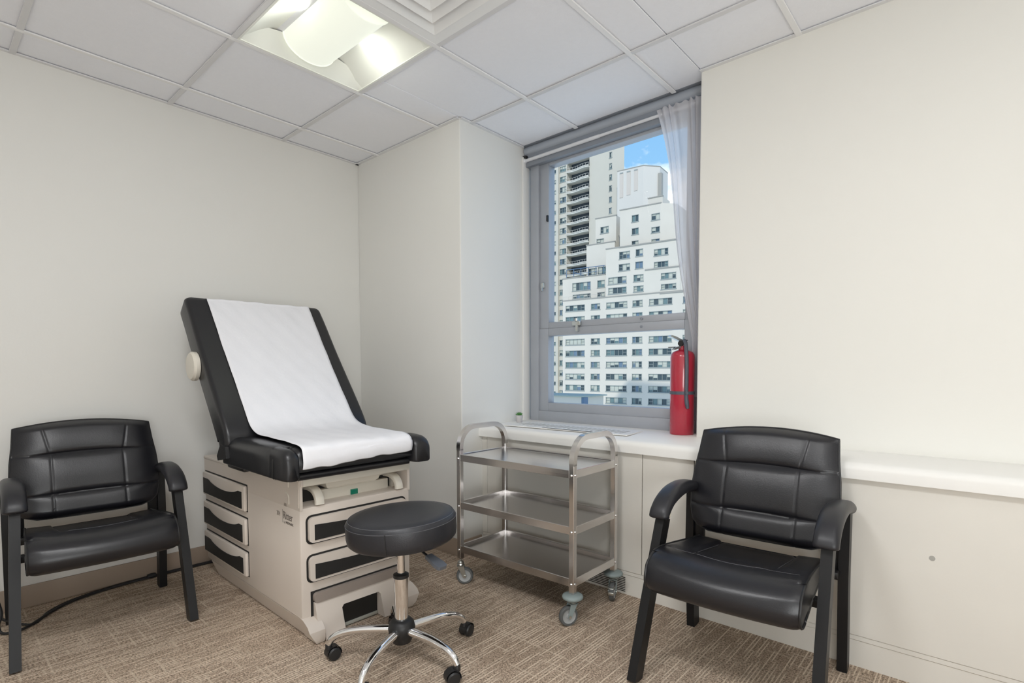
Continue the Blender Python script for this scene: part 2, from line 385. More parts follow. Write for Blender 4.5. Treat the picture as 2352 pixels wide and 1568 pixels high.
for x in xs:
    if x <= XL or x >= XE: continue
    y1 = 0.0 if x < 0 else YP
    bar((x-.012, YF, CEIL), (x+.012, y1, CEIL+.007), RUN)
for y in ys:
    if y >= 0 or y <= YF: continue
    xe = 0.0 if y > YP else (XE if y > YW else XR)
    bar((XL, y-.012, CEIL-.0005), (xe, y+.012, CEIL+.0065))
for a, b in (((XL, -.02, CEIL+.001), (0, 0, CEIL+.006)), ((-.02, YP, CEIL+.001), (0, 0, CEIL+.006)), ((0, YP-.02, CEIL+.001), (XE, YP, CEIL+.006)), ((XR-.02, YF, CEIL+.001), (XR, YW, CEIL+.006))): 
    MB().box(a, b).obj('wall_angle', GRID, ceil, smooth=False)

# window head pocket, sill, radiator enclosure
struct(MB().box((0.56, YW, 2.40), (0.66, YP, 2.76)).prism([(0.535, 2.523), (0.56, 2.523), (0.56, 2.75), (0.535, 2.75)], 'y', YW, YP).obj('trim_1', HEAD, smooth=False), 'dark grey pocket above the window')
sill = struct(MB().prism([(0.137, .703), (0.137, .735), (0.141, .748), (0.150, .757), (0.162, .762), (0.63, .770), (0.63, .703)], 'y', YW-.02, YP)
    .prism([(0.137, .703), (0.137, .735), (0.141, .748), (0.150, .757), (0.162, .762), (0.46, .768), (0.46, .703)], 'y', YF, YW-.02).obj('trim_2', SILL, angle=50), 'white painted window ledge with a rounded front edge')
enc = struct(MB().box((0.175, YF, 0.0), (0.62, YP, 0.703)).obj('trim_3', ENC, smooth=False), 'painted radiator enclosure under the ledge')
for a, b in ((YP, -1.085), (-1.088, -2.1175), (-2.1215, -2.3715), (-2.3755, YF)):
    MB().box((0.165, b, 0.118), (0.176, a, 0.703), 0.0015, 1).obj('access_panel', ENC, enc, smooth=False)
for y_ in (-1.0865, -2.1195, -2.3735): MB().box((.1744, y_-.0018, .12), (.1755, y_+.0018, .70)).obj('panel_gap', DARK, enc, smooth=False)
MB().box((0.168, YF, 0.098), (0.176, YP, 0.116), 0.002, 1).obj('panel_rail', ENC, enc, smooth=False)
MB().box((0.171, YF, 0), (0.176, YP, 0.097)).obj('toe_board', ENC, enc, smooth=False)
for k in range(9):
    MB().box((0.1695, -2.03, 0.012 + k*0.0085), (0.1715, -1.62, 0.0155 + k*0.0085)).obj('grille_slot', DARK, enc, smooth=False)

for x_, y_, z_ in ((0.1655, -3.214, .457),):
    MB().lathe([(0, 0), (.009, 0), (.009, .001), (0, .0015)], 14, M=Tr(x_, y_, z_) @ Rot(-90, 'Y')).obj('wall_plug', mat('plug_grey', (.42, .41, .38), .7), enc)
# window
win = empty('window_1', (0, 0, 0)); struct(win, 'grey aluminium window with two sashes')
def frame_rect(mb, x0, x1, y0, y1, z0, z1, w, bot=None, top=None, bev=.003):
    bot = bot or w; top = top or w
    mb.box((x0, y0, z0), (x1, y0+w, z1), bev).box((x0, y1-w, z0), (x1, y1, z1), bev)
    mb.box((x0, y0+w, z0), (x1, y1-w, z0+bot), bev).box((x0, y0+w, z1-top), (x1, y1-w, z1), bev)
    return mb
frame_rect(MB(), 0.585, 0.665, YW, -1.075, 0.768, 2.455, 0.068, 0.066, 0.02).obj('window_frame', FRAME, win)
frame_rect(MB(), 0.598, 0.66, YW+.055, -1.135, 1.362, 2.445, 0.080, 0.038, 0.062).obj('upper_sash', FRAME, win)
frame_rect(MB(), 0.594, 0.655, YW+.055, -1.135, 0.826, 1.362, 0.080, 0.062, 0.048).obj('lower_sash', FRAME, win)
frame_rect(MB(), 0.61, 0.64, YW+.13, -1.21, 0.884, 1.318, 0.003).obj('glazing_bead', mat('glazing_bead', (.72, .74, .76), .4), win)
frame_rect(MB(), 0.61, 0.64, YW+.13, -1.21, 1.396, 2.39, 0.003).obj('glazing_bead', bpy.data.materials['glazing_bead'], win)
MB().box((0.625, YW+.13, 1.39), (0.629, -1.21, 2.39)).obj('pane', GLASS, win, smooth=False)
MB().box((0.622, YW+.13, 0.88), (0.626, -1.21, 1.32)).obj('pane', GLASS, win, smooth=False)
MB().box((0.578, -1.47, 1.366), (0.600, -1.41, 1.396), .006).box((.575, -1.455, 1.33), (.596, -1.435, 1.37), .006).lathe([(0, 0), (.011, 0), (.011, .016), (0, .016)], 12, M=Tr(.584, -1.44, 1.395)).obj('sash_lock', ZINC, win)
MB().box((0.582, -1.185, 1.62), (0.602, -1.160, 1.655), .006).tube([(.585, -1.172, 1.63), (.575, -1.178, 1.60)], .005, 8).obj('sash_lock', ZINC, win)
for z in (1.382, 1.338):
    MB().lathe([(0, 0), (.008, 0), (.008, .004), (0, .006)], 12, M=Tr(.595, -1.875, z) @ Rot(-90, 'Y')).obj('bolt', HEAD, win)
MB().box((0.585, -1.216, 2.035), (0.60, -1.203, 2.075), .004).obj('latch', PLASTB, win)
struct(MB().box((0.535, YP-.012, 0.768), (0.60, YP, 2.46), .003).obj('trim_4', SILL), 'white strip along the window reveal')
# headrail and tension rod
hr = MB().tube([(0.575, YW+.005, 2.500), (0.575, YP-.005, 2.500)], 0.030, 20).obj('blind_headrail', HEADL)
tag(hr, 'pale grey rolled blind tube in the pocket above the window', 'blind')
rod = empty('curtain_rod', (0.553, 0, 2.437), 0, 'thin white tension rod across the top of the window', 'curtain rod')
MB().tube([(0, YW+.02, 0), (0, -1.62, 0)], .0085, 12).tube([(0, -1.62, 0), (0, YP-.02, 0)], .0105, 12).obj('rod', mat('rod_white', (.72, .72, .74), .35), rod)
MB().lathe([(0, 0), (.014, 0), (.016, .004), (.016, .016), (.011, .022), (0, .022)], 16, M=Tr(0, YP, 0) @ Rot(90, 'X')).obj('rod_end', bpy.data.materials['rod_white'], rod)
MB().box((-.014, YP-.03, .014), (.012, YP-.002, .030), .004).obj('bracket', PLASTB, rod)

# sheer curtain
def curtain_pt(u, v):
    # u 0..1 across (window side -> wall side), v 0..1 from the rod down
    z = 2.458 - v*1.50
    vv = min(1.0, v/0.80)
    yl = -1.985 - 0.185*(vv**0.9) - 0.012*math.sin(v*9)
    yr = -2.248 + 0.004*math.sin(v*7)
    y = yl + (yr - yl)*(u + 0.035*math.sin(2*math.pi*u*2.0 + v*2))
    amp = 0.014*(0.35 + 0.65*u)*(1 - .65*v)
    x = 0.534 + amp*math.sin(u*2*math.pi*5.5 + 1.2*math.sin(v*3)) + 0.006*(1 - .6*v)*math.sin(u*40 + v*5) + 0.036*v
    if v < 0.03: z += 0.006*math.sin(u*47) * (1 - v/.03)
    return (x, y, z)
cur = MB().grid(110, 60, curtain_pt).obj('sheer_curtain', SHEER, fix=False)
tag(cur, 'sheer white curtain gathered at the right end of the window', 'curtain')

# ------------------------------------------------------------------ ceiling fixtures
def troffer(x, y, label, strips=False):
    cx, cyy = x + T/2, y - T/2
    t = empty('troffer_light', (cx, cyy, CEIL), 0, label, 'ceiling light', None)
    h = 0.285
    fr = MB()
    for a, b in (((-h-.01, -h-.01, 0), (h+.01, -h, .02)), ((-h-.01, h, 0), (h+.01, h+.01, .02)), ((-h-.01, -h, 0), (-h, h, .02)), ((h, -h, 0), (h+.01, h, .02))): fr.box(a, b)
    fr.obj('frame', REFL, t, smooth=False)
    for s in (-1, 1):
        prof = [(s*(h - k/12*(h - 0.115)), .004 + 0.085*math.sin(k/12*math.pi/2)) for k in range(13)]
        m = MB()
        m.grid(12, 10, lambda u, v, p=prof, s=s: (p[round(u*12)][0], -h + v*(2*h), p[round(u*12)][1]))
        m.obj('reflector', REFL, t, angle=60)
    for s in (-1, 1):
        m = MB()
        m.grid(16, 6, lambda u, v, s=s: ((-1 + 2*u)*h*(1 - .0*v), s*(h - v*0.055), .004 + v*0.085*abs(math.cos((u-.5)*math.pi))**0.35))
        m.obj('end_reflector', REFL, t, angle=60)
    rl = 0.122
    def lens(u, v):
        a = math.pi*(1 + u); return (rl*math.cos(a), -0.228 + v*0.456, 0.085 + 0.085*math.sin(a))
    MB().grid(24, 4, lens).obj('lens', LENS, t, angle=80)
    for s in (-1, 1):
        pts = [(rl*math.cos(math.pi*(1+k/24)), s*0.229, 0.085 + 0.085*math.sin(math.pi*(1+k/24))) for k in range(25)]
        m = MB().tube(pts, .0035, 6); m.add(pts, [tuple(range(25))]); m.obj('lens_end', LENS, t)
    if strips:
        for s in (-1, 1):
            ld = bpy.data.lights.new('lamp_strip', 'AREA'); ld.shape = 'RECTANGLE'; ld.size = 0.44; ld.size_y = 0.03; ld.energy = 0.9; ld.color = (0.97, 1.0, 0.90)
            o = bpy.data.objects.new('lamp_strip', ld); COL.objects.link(o); o.parent = t; o.location = (s*.126, 0, .075)
            o.rotation_euler = Vector((-s, 0, .25)).to_track_quat('Z', 'X').to_euler()
    return t
def diffuser(x, y):
    t = empty('air_diffuser', (x + T/2, y - T/2, CEIL), 0, 'white square air vent in the ceiling beside the light', 'air vent')
    def ring(h0, z0, h1, z1, th=.004):
        m = MB()
        q = lambda h, z: [(-h, -h, z), (h, -h, z), (h, h, z), (-h, h, z)]
        m.loft([q(h0, z0), q(h1, z1), q(h1-.004, z1+.006), q(h0-.004, z0+.008)], cap=False)
        m.loft([q(h0-.004, z0+.008), q(h0, z0)], cap=False); return m
    ring(0.297, 0.0, 0.245, 0.004).obj('outer_frame', DIFF, t, smooth=False)
    for k, h in enumerate((0.245, 0.185, 0.128, 0.07)):
        ring(h, -0.002 - .004*k, h-.042, 0.046).obj('louver', DIFF, t, smooth=False)
    MB().box((-.03, -.03, .0), (.03, .03, .01), .004).obj('center_plate', DIFF, t)
    MB().box((-.297, -.297, .062), (.297, .297, .07)).obj('throat', DIFFD, t, smooth=False)
    return t
for k, x, y in lamp_cells:
    if k == 'lamp': troffer(x, y, 'lit recessed ceiling light with a curved lens above the exam table', True)
    elif k == 'vent': diffuser(x, y)
tl2 = [(k, x, y) for k, x, y in lamp_cells if k == 'added_lamp']  # extra fixtures put in out of view to go with the added lamps
for (k, x, y), lab in zip(tl2, ('added unseen recessed ceiling light behind the camera, nearest the left wall corner', 'added unseen recessed ceiling light behind the camera, toward the right wall', 'added unseen recessed ceiling light behind the camera, farthest from the window')):
    troffer(x, y, lab)

# ------------------------------------------------------------------ exam table
et = empty('exam_table', (-.82, -.70, 0), R(-1.0), 'cream medical exam table with black upholstery, drawers and raised backrest', 'exam table')
W = .265
body = MB()
body.box((-W, -.59, .088), (W, .51, .545), .010)
body.prism([(-.475, .535), (-.475, .640), (.30, .640), (.51, .628), (.51, .535)], 'x', -W, W, .004)
body.prism([(-W+.002, .088), (W-.002, .088), (W-.035, .004), (-W+.035, .004)], 'y', -.57, .45, .003)
body.obj('cabinet', CREAM, et)
for s in (-1, 1):
    MB().prism([(-.592, .535), (-.592, .668), (-.45, .668), (-.45, .535)], 'x', s*W, s*(W-.012), .002).obj('side_plate', CREAM, et)
    f = MB().prism([(-.57, .098), (-.604, .092), (-.640, .076), (-.656, .056), (-.658, .022), (-.648, .002), (-.55, .002), (-.50, .098)], 'x', s*(W+.001), s*.201, .006)
    f.v = [(x - s*.034*max(0, 1 - z/.05) if abs(x) > .245 else x, y, z) for x, y, z in f.v]
    f.obj('foot', CREAM, et)
MB().box((-W-.003, -.14, .626), (W+.003, .515, .643), .006).obj('top_cap', CREAM, et)
MB().prism([(-.105, .618), (-.165, .552), (-.585, .548), (-.585, .664), (-.105, .664)], 'x', -W-.0025, -W+.002, .0015).obj('side_cover', CREAM, et)
MB().tube([(-W-.003, -.50, .62), (-W-.003, -.50, .655)], .002, 6).obj('cover_rib', CREAM2, et)
MB().tube([(-W-.003, -.47, .596), (-W-.003, -.492, .592), (-W-.003, -.502, .580), (-W-.003, -.502, .550)], .0022, 6).obj('cover_rib', CREAM2, et)
# side drawers
def side_drawer(z0, z1):
    y0, y1 = -.062, .495
    MB().box((-W-.0012, y0-.006, z0-.004), (-W+.004, y1+.004, z1+.007), .003).obj('drawer_gap_shade', DARK, et)  # dark plate: shade of the gap put into its colour
    d = MB().box((-W-.016, y0, z0), (-W+.004, y1, z1), .007).obj('drawer', CREAM, et)
    H = z1 - z0; top = []
    n = 24
    for k in range(n+1):
        y = y0 + .024 + (y1 - y0 - .040)*k/n; u = k/n
        dip = 0.26*H*max(0, math.sin(math.pi*min(1, max(0, (u-.10)/.74))))**0.6
        top.append((y, z1 - .24*H - dip*(.85)))
    poly = [(y1-.016, z0 + .012), (y0 + .024, z0 + .012)] + top
    MB().prism(poly, 'x', -W-.0185, -W-.010).obj('inlay', INLAY, d, smooth=False)
for z0, z1 in ((.441, .561), (.282, .405), (.133, .246)): side_drawer(z0, z1)
def front_drawer(z0, z1):
    x = .234
    MB().prism(rrect(0.0, (z0+z1)/2, x+.008, (z1-z0)/2+.008, .024), 'y', -.5915, -.585).obj('drawer_gap_shade', DARK, et)  # dark surround stands in for the shadow line round the drawer
    d = MB().prism(rrect(0.0, (z0+z1)/2, x, (z1-z0)/2, .019), 'y', -.606, -.587, .004).obj('drawer', CREAM, et)
    H = z1 - z0; top = []
    for k in range(25):
        u = k/24; xx = -x + .022 + (2*x-.044)*u
        top.append((xx, z1 - .030 - .010*math.sin(math.pi*u)))
    MB().prism([(x-.022, z0+.010), (-x+.022, z0+.010)] + top, 'y', -.6085, -.60).obj('inlay', INLAY, d, smooth=False)
front_drawer(.400, .504); front_drawer(.241, .342)
# pull-out step with foot notch
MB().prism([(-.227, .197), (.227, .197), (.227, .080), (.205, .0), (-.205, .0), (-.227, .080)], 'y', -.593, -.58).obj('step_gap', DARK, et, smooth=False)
hp_ = [(-.217, .152), (-.217, .088), (-.212, .077), (-.199, .067), (-.194, .055), (-.194, .003), (-.106, .003), (-.106, .102), (-.096, .112)]
poly = hp_ + [(-.025 - x, z) for x, z in reversed(hp_[6:])] + [(-x, z) for x, z in reversed(hp_[:6])]
st = MB(); st.prism(poly, 'y', -.606, -.50, .0025)
st.v = [(x, y - (.048*(1 - z/.152) if y < -.55 else 0), z) for x, y, z in st.v]
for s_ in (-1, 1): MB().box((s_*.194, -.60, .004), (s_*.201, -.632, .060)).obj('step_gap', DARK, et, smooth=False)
stp = st.obj('step', CREAM, et)
MB().prism(rrect(0, .1710, .219, .0195, .014), 'y', -.612, -.56, .004).obj('step_tread', TAUPE, stp)
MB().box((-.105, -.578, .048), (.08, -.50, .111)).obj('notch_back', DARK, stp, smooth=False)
MB().box((-.105, -.600, .004), (.08, -.575, .018), .003).box((-.105, -.590, .022), (.08, -.572, .034), .003).box((-.105, -.584, .038), (.08, -.572, .048), .002).lathe([(0, .05), (.007, .05), (.007, .072), (0, .075)], 12, M=Tr(.0, -.585, 0)).obj('foot_pedal', mat('pedal_grey', (.38, .38, .34), .5), stp)
# stirrup bay under the seat
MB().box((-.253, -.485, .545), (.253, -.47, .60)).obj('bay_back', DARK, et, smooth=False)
MB().box((-.14, -.512, .541), (.20, -.485, .590), .003).obj('bay_panel', CREAM2, et)
for x0, x1 in ((-.250, -.215), (.222, .250)): MB().box((x0, -.512, .541), (x1, -.485, .585), .002).obj('bay_bracket', CREAM2, et)
MB().box((.004, -.517, .538), (.039, -.51, .568), .002).obj('power_switch', SWITCH, et)
MB().loft([[(x*k, y, z) for x, y, z in ((-.14, -.56, .632), (.13, -.56, .632), (.13, -.40, .632), (-.14, -.40, .632))] for k in (1.0,)] + [[(-.13, -.555, .606), (.12, -.555, .606), (.12, -.41, .606), (-.13, -.41, .606)], [(-.115, -.545, .596), (.105, -.545, .596), (.105, -.42, .596), (-.115, -.42, .596)]]).obj('drain_pan', CREAM2, et)
for cx in (-.180, .208):
    pts = smoothpath([(cx, -.44, .598), (cx, -.505, .608), (cx, -.555, .600), (cx, -.582, .575), (cx, -.588, .548)], 5)
    rings = []
    for k, p in enumerate(pts):
        a = Vector(pts[min(k+1, len(pts)-1)]) - Vector(pts[max(k-1, 0)]); a.normalize(); nrm = Vector((0, -a.z, a.y))
        rings.append([tuple(Vector(p) + Vector((px, 0, 0)) + nrm*pz) for px, pz in rrect(0, 0, .019, .011, .007, 2)])
    MB().loft(rings).obj('stirrup', CREAM2, et)
MB().box((-W+.006, -.598, .632), (W-.001, -.40, .667), .003).obj('front_tray', CREAM2, et)
MB().box((-W+.004, -.60, .634), (-W+.013, -.40, .669), .002).obj('tray_bracket', CREAM, et)
# upholstery: seat and backrest
SX = -.025; SW = .345
def cushion_ring(y, hw, zb, zt, r):
    pts = []
    for sx, sz, rr in ((1, 1, r), (-1, 1, r), (-1, -1, .010), (1, -1, .010)):
        q0 = {(1, 1): 0, (-1, 1): 1, (-1, -1): 2, (1, -1): 3}[(sx, sz)]
        for i in range(7):
            a = math.pi/2*(q0 + i/6); pts.append((SX + sx*(hw - rr) + rr*math.cos(a), y, (zt - rr if sz > 0 else zb + rr) + rr*math.sin(a)))
    return pts
MB().box((-.30, -.63, .668), (.235, .10, .712), .006).obj('seat_base', VINYL, et)
MB().tube([(-.292, -.640, .684), (.222, -.640, .684)], .015, 14).obj('base_roll', VINYL, et)
def roundloft(mb, x0, x1, zb, zt, r, stations):
    for_rings = []
    for y, dx_, dt in stations:
        c = (x0 + x1)/2; hw = (x1 - x0)/2 - dx_; pts = []; rr0 = min(r, hw*.95)
        for q0, (sx, sz) in enumerate(((1, 1), (-1, 1), (-1, -1), (1, -1))):
            rr = rr0 if sz > 0 else .010
            for i in range(7):
                a_ = math.pi/2*(q0 + i/6); pts.append((c + sx*(hw - rr) + rr*math.cos(a_), y, (zt - dt - rr if sz > 0 else zb + rr) + rr*math.sin(a_)))
        for_rings.append(pts)
    return mb.loft(for_rings)
sm = MB(); XL_, XR_ = SX - SW, SX + SW
roundloft(sm, XL_, XR_, .681, .801, .052, [(-.08, 0, 0), (-.2, 0, 0), (-.4, 0, 0), (-.575, 0, 0), (-.59, .004, .004)])
roundloft(sm, -.315, .235, .712, .801, .030, [(-.57, 0, 0), (-.62, 0, .001), (-.648, .002, .006), (-.664, .005, .016), (-.672, .010, .030)])
wing = [(-.57, 0, 0), (-.62, 0, .001), (-.655, .001, .004), (-.675, .004, .011), (-.688, .009, .022), (-.695, .016, .036)]
roundloft(sm, XL_, -.300, .681, .802, .034, wing); roundloft(sm, .217, XR_, .681, .802, .042, wing)
seat = sm.obj('seat_cushion', VINYL, et, angle=60)
MB().loft([[(SX + (p[0]-SX)*1.004, y, .741 + (p[2]-.741)*1.02) for p in cushion_ring(y, SW, .681, .801, .052)] for y in (-.606, -.594)], cap=False).obj('seam_strip', PLASTB, seat)
bpts = [(-.135, .745), (-.142, .79), (-.125, .84), (-.055, .935), (.05, 1.065), (.17, 1.215), (.275, 1.355), (.335, 1.43), (.362, 1.462)]
bp = [(p[1], p[2]) for p in smoothpath([(0, a, b) for a, b in bpts], 4)]
def bnorm(i):
    a = Vector(bp[max(i-1, 0)]); b = Vector(bp[min(i+1, len(bp)-1)]); t = (b - a).normalized(); return Vector((-t.y, t.x))
rings = []
nb = len(bp)
for i in range(nb):
    n = bnorm(i); th = .060
    e = max(0, (i - (nb - 4))/3.0) if i > nb-4 else 0
    hw = SW + .008 - .004*e*e; ht = th - .003*e*e
    c = Vector(bp[i]) - n*th
    if i < 6: ht *= .75 + .25*i/6; c = Vector(bp[i]) - n*ht
    N3 = Vector((0, n.x, n.y))
    rings.append([tuple(Vector((SX + a, c.x, c.y)) + N3*b) for a, b in rrect(0, 0, hw, ht, .020, 5)])
t = (Vector(bp[-1]) - Vector(bp[-2])).normalized()
last = rings[-1]; cc = sum((Vector(p) for p in last), Vector())/len(last)
rings.append([tuple(cc + (Vector(p) - cc)*.975 + Vector((0, t.x, t.y))*.006) for p in last])
back = MB().loft(rings).obj('backrest', VINYL, et, angle=60)
MB().prism([(-.055, .695), (-.16, .715), (-.15, .765), (-.09, .770), (-.045, .715)], 'x', SX-SW+.0, SX-SW-.014, .005).obj('hinge_cover', PLASTB, et)
MB().box((SX-SW+.06, -.14, .64), (SX+SW-.06, .05, .72), .01).obj('hinge_bar', PLASTB, et)
MB().prism([(-.05, .66), (.0, .72), (.20, .98), (.26, .95), (.10, .64)], 'x', -.10, .06, .005).obj('back_strut', PLASTB, et)
MB().lathe([(0, 0), (.060, 0), (.069, .006), (.070, .022), (.062, .032), (.02, .036), (0, .036)], 32, M=Tr(SX-SW-.004, .212, 1.118) @ Rot(-90, 'Y')).obj('side_knob', CREAM2, et)
# lettering on the cabinet side
def text(body_, size, y, z, m, sx=1.0):
    c = bpy.data.curves.new('lettering', 'FONT'); c.body = body_; c.size = size; c.extrude = 0.0004; c.materials.append(m); c.align_x = 'LEFT'
    tmp = bpy.data.objects.new('lettering', c); COL.objects.link(tmp)
    me = bpy.data.meshes.new_from_object(tmp.evaluated_get(bpy.context.evaluated_depsgraph_get())); bpy.data.objects.remove(tmp)
    o = bpy.data.objects.new('lettering', me); COL.objects.link(o); o.parent = et
    o.matrix_local = Matrix(((0, 0, -1, -W-.0008), (-1, 0, 0, y), (0, 1, 0, z), (0, 0, 0, 1))) @ Matrix.Diagonal((sx, 1, 1, 1))
    return o
text('204', .028, -.378, .486, INKL, .78)
text('Ritter', .046, -.440, .481, INK, .80)
text('by', .013, -.445, .463, INKL, 1.0); text('MIDMARK', .015, -.464, .463, INK, 1.02)
MB().box((-W-.001, -.4345, .462), (-W, -.433, .518)).obj('lettering_bar', INKL, et, smooth=False)

# exam paper over the upholstery
pp = []
top = len(bp) - 1
pp += [(.425, 1.425, .0), (.405, 1.462, .0)]
for i in range(top, 11, -2):
    n = bnorm(i); pp.append((bp[i][0] + n.x*.004, bp[i][1] + n.y*.004, 0))
pp += [(-.092, .893, 0), (-.140, .843, 0), (-.210, .816, 0), (-.32, .810, 0), (-.45, .810, 0), (-.57, .810, 0), (-.640, .808, 0), (-.676, .797, 0), (-.686, .775, 0), (-.690, .752, 0), (-.688, .733, 0), (-.684, .720, 0)]
PPs = smoothpath(pp, 3); npp = len(PPs) - 1
def paper(u, v):
    p = PPs[round(u*npp)]; y, z = p[0], p[1]
    seatness = min(1, max(0, (0.95 - z)/.14))
    topf = min(1, max(0, (z - .95)/.5))
    xl = -.262 - .018*topf + (-.010)*(1 - topf); xr = .250 + .004*topf
    if z < .83: xr = .250 - .038*min(1, max(0, (-y - .2)/.45)); xl = -.272 - .022*min(1, max(0, (-y - .3)/.3))
    x = xl + (xr - xl)*v
    wr = .0016*math.sin(31*x + 9*y) * math.sin(23*y - 12*x) + .001*math.sin(70*x + 50*z)
    fr = min(1, max(0, (-y - .60)/.08))
    pz = z + wr*(1 + .6*fr) + .003*seatness
    if fr: pz += fr*(.0010*math.sin(17*x + 1.0) + .0008*math.sin(41*x)) * (1 if z < .78 else .2) + fr*.020*(v - .25)*(1 if z < .77 else 0)
    puff = .012*math.exp(-((v - .97)/.06)**2)*seatness*(1 - fr)
    return (x, y - .0015 - wr*.5*(1 - seatness) - puff*.6, pz + puff*.3)
pm = MB().grid(npp, 40, paper)
ep = pm.obj('exam_paper', PAPER, fix=False); ep.matrix_world = et.matrix_basis.copy()
ep.location = et.location; ep.rotation_euler = et.rotation_euler
md = ep.modifiers.new('thickness', 'SOLIDIFY'); md.thickness = .0012; md.offset = 0
tag(ep, 'white crinkled paper sheet covering the black exam table cushions', 'paper')

# ------------------------------------------------------------------ guest chairs
def chair(loc, rz, label):
    ch = empty('guest_chair', loc, rz, label, 'chair', 'black leather guest chairs')
    # backrest: front surface param by height
    def hw(t):   # t 0 bottom .. 1 top
        P = [(0, .185), (.04, .228), (.10, .250), (.22, .262), (.40, .266), (.62, .261), (.80, .252), (1.0, .246)]
        for (a, b), (c, d) in zip(P[:-1], P[1:]):
            if t <= c: return b + (d - b)*(t - a)/(c - a)
        return P[-1][1]
    z0, z1 = .455, .842
    def yc(z): return -.075 + .130*((z - .44)/.42) - .012*math.sin((z-.44)/.42*math.pi)
    SE = ((.556, .05), (.724, .04))
    def groove(d, w): return math.exp(-(d/w)**2)
    def bfront(u, v):
        s = -1 + 2*u; t = v; arch = .026*(1 - s*s)*max(0, (t - .45)/.55)
        z = z0 + (z1 - z0)*t + arch - .006*(1 - abs(s)**2)*(1 - t)**4
        w = hw(t); x = s*w
        edge = (1 - abs(s)**5) * (1 - (1 - min(1, t/.10))**2*.9) * (1 - (1 - min(1, (1 - t)/.06))**2*.85)
        zz = z - arch*.6
        d = .040*edge
        cent = 1 / (1 + math.exp((abs(x) - .150)/.030))
        for zs in (.556, .724):
            d -= ((.0075*cent)*groove(zz - zs, .014) + .0042*groove(zz - zs, .0036)) * (edge > .05)
        if zz > .724: xv = .132 + (zz - .724)*.20
        else: xv = .130
        d -= .0028*groove(abs(x) - xv, .0035)
        if .556 < zz < .724: d += .008*cent*math.sin((zz - .556)/.168*math.pi)
        elif zz >= .724: d += .007*cent*max(0, math.sin(min(1, (zz - .724)/.135)*math.pi))
        else: d += .006*cent*math.sin(max(0, (zz - .44)/.116)*math.pi)
        curve = .030*s*s
        return (x, yc(z) - .022 - d - curve*(-.0) + .016*s*s*-1 + .0, z)
    nu, nv = 120, 96
    m = MB(); m.grid(nu, nv, bfront)
    def bback(u, v):
        x, y, z = bfront(u, v); s = -1 + 2*u
        return (x, yc(z) + .010 - .016*s*s + .008*(1 - abs(s)**4), z)
    m.grid(nu, nv, bback)
    ring = [(i/nu, 0) for i in range(nu)] + [(1, j/nv) for j in range(nv)] + [(1 - i/nu, 1) for i in range(nu)] + [(0, 1 - j/nv) for j in range(nv)]
    m.loft([[bfront(a, b) for a, b in ring], [bback(a, b) for a, b in ring]], cap=False)
    bo = m.obj('backrest', LEATHER, ch, angle=50)
    MB().tube([(p[0]*1.006, p[1] + .004, p[2]) for p in (bfront(a, b) for a, b in ring)], .0042, 6, closed=True).obj('piping', PLASTB, bo)
    # seat
    prof = [(-.095, .378), (-.30, .370), (-.44, .352), (-.525, .333), (-.560, .338), (-.583, .360), (-.588, .392), (-.572, .425), (-.53, .450), (-.46, .460), (-.36, .450), (-.25, .434), (-.15, .420), (-.095, .415), (-.074, .405), (-.078, .392)]
    pr = [(p[1], p[2]) for p in smoothpath([(0, a, b) for a, b in prof + prof[:1]], 4)][:-1]
    ns = 44; rings = []
    for i in range(ns+1):
        s = -1 + 2*i/ns; r = []
        e = abs(s); sh = (1 - max(0, (e - .90)/.10)**2*.10)
        for (y, z) in pr:
            k = 0.226 + .014*min(1, max(0, (-y - .1)/.35))
            x = s*k
            cy_, cz_ = -.33, .405
            yy = cy_ + (y - cy_)*(1 - .03*max(0, (e - .8)/.2)**2) + .018*s*s*(1 if y < -.5 else 0); zz = cz_ + (z - cz_)*sh
            if z > .410:
                zz += .010*s*s
                zz -= .007*groove(y + .415 + .035*(1 - min(1, (x/.13)**2)) * (abs(x) < .13) * -1, .007) * (e < .93)
                if y > -.40: zz -= .006*groove(abs(x) - .132, .006)
                if y > -.41 and abs(x) < .14: zz -= .006
            r.append((x, yy, zz))
        rings.append(r)
    sm_ = MB().loft(rings); so = sm_.obj('seat', LEATHER, ch, angle=50)
    bvh = BVHTree.FromPolygons(sm_.v, sm_.f)
    def onseat(x, y):
        h = bvh.ray_cast(Vector((x, y, .6)), Vector((0, 0, -1)))[0]; return (x, y, (h.z if h else .44) + .0002)
    st_ = MB(); st_.tube([onseat(x/100, -.415 - .030*max(0, 1 - (x/14)**2)) for x in range(-21, 22)], .0011, 5)
    for q_ in (-.132, .132): st_.tube([onseat(q_, -.415 + .02*k) for k in range(15)], .0011, 5)
    st_.obj('stitching', STITCH, so)
    for s in (0, -1):
        MB().tube(rings[s], .0042, 6, closed=True).obj('piping', PLASTB, so)
    MB().box((-.20, -.46, .325), (.20, -.12, .372), .01).box((-.27, -.36, .345), (.27, -.32, .372), .004).box((-.27, -.10, .36), (.27, -.06, .385), .004).obj('seat_frame', FRAMEB, ch)
    for s in (-1, 1):
        x = s*.285; xi = s*(.263 if s < 0 else .279); xa = s*(.262 if s < 0 else .277)
        MB().sqtube([(x, -.545, 0), ((x+xi)/2, -.452, .29), (xi, -.365, .548)], .0165, .028, (1, 0, 0)).obj('leg', FRAMEB, ch, angle=20)
        MB().sqtube([(x*.985, .0, 0), (x*.985, -.030, .36), (x*.985, -.022, .605)], .0165, .028, (1, 0, 0)).obj('leg', FRAMEB, ch, angle=20)
        MB().box((s*.225, -.045, .34), (s*.268, -.020, .60), .003).obj('back_plate', FRAMEB, ch)
        path = smoothpath([(xa*1.02, .012, .592), (xa*1.02, -.08, .620), (xa*1.01, -.185, .634), (xa, -.28, .630), (xa, -.352, .608), (xa, -.394, .576), (xa, -.404, .552)], 5)
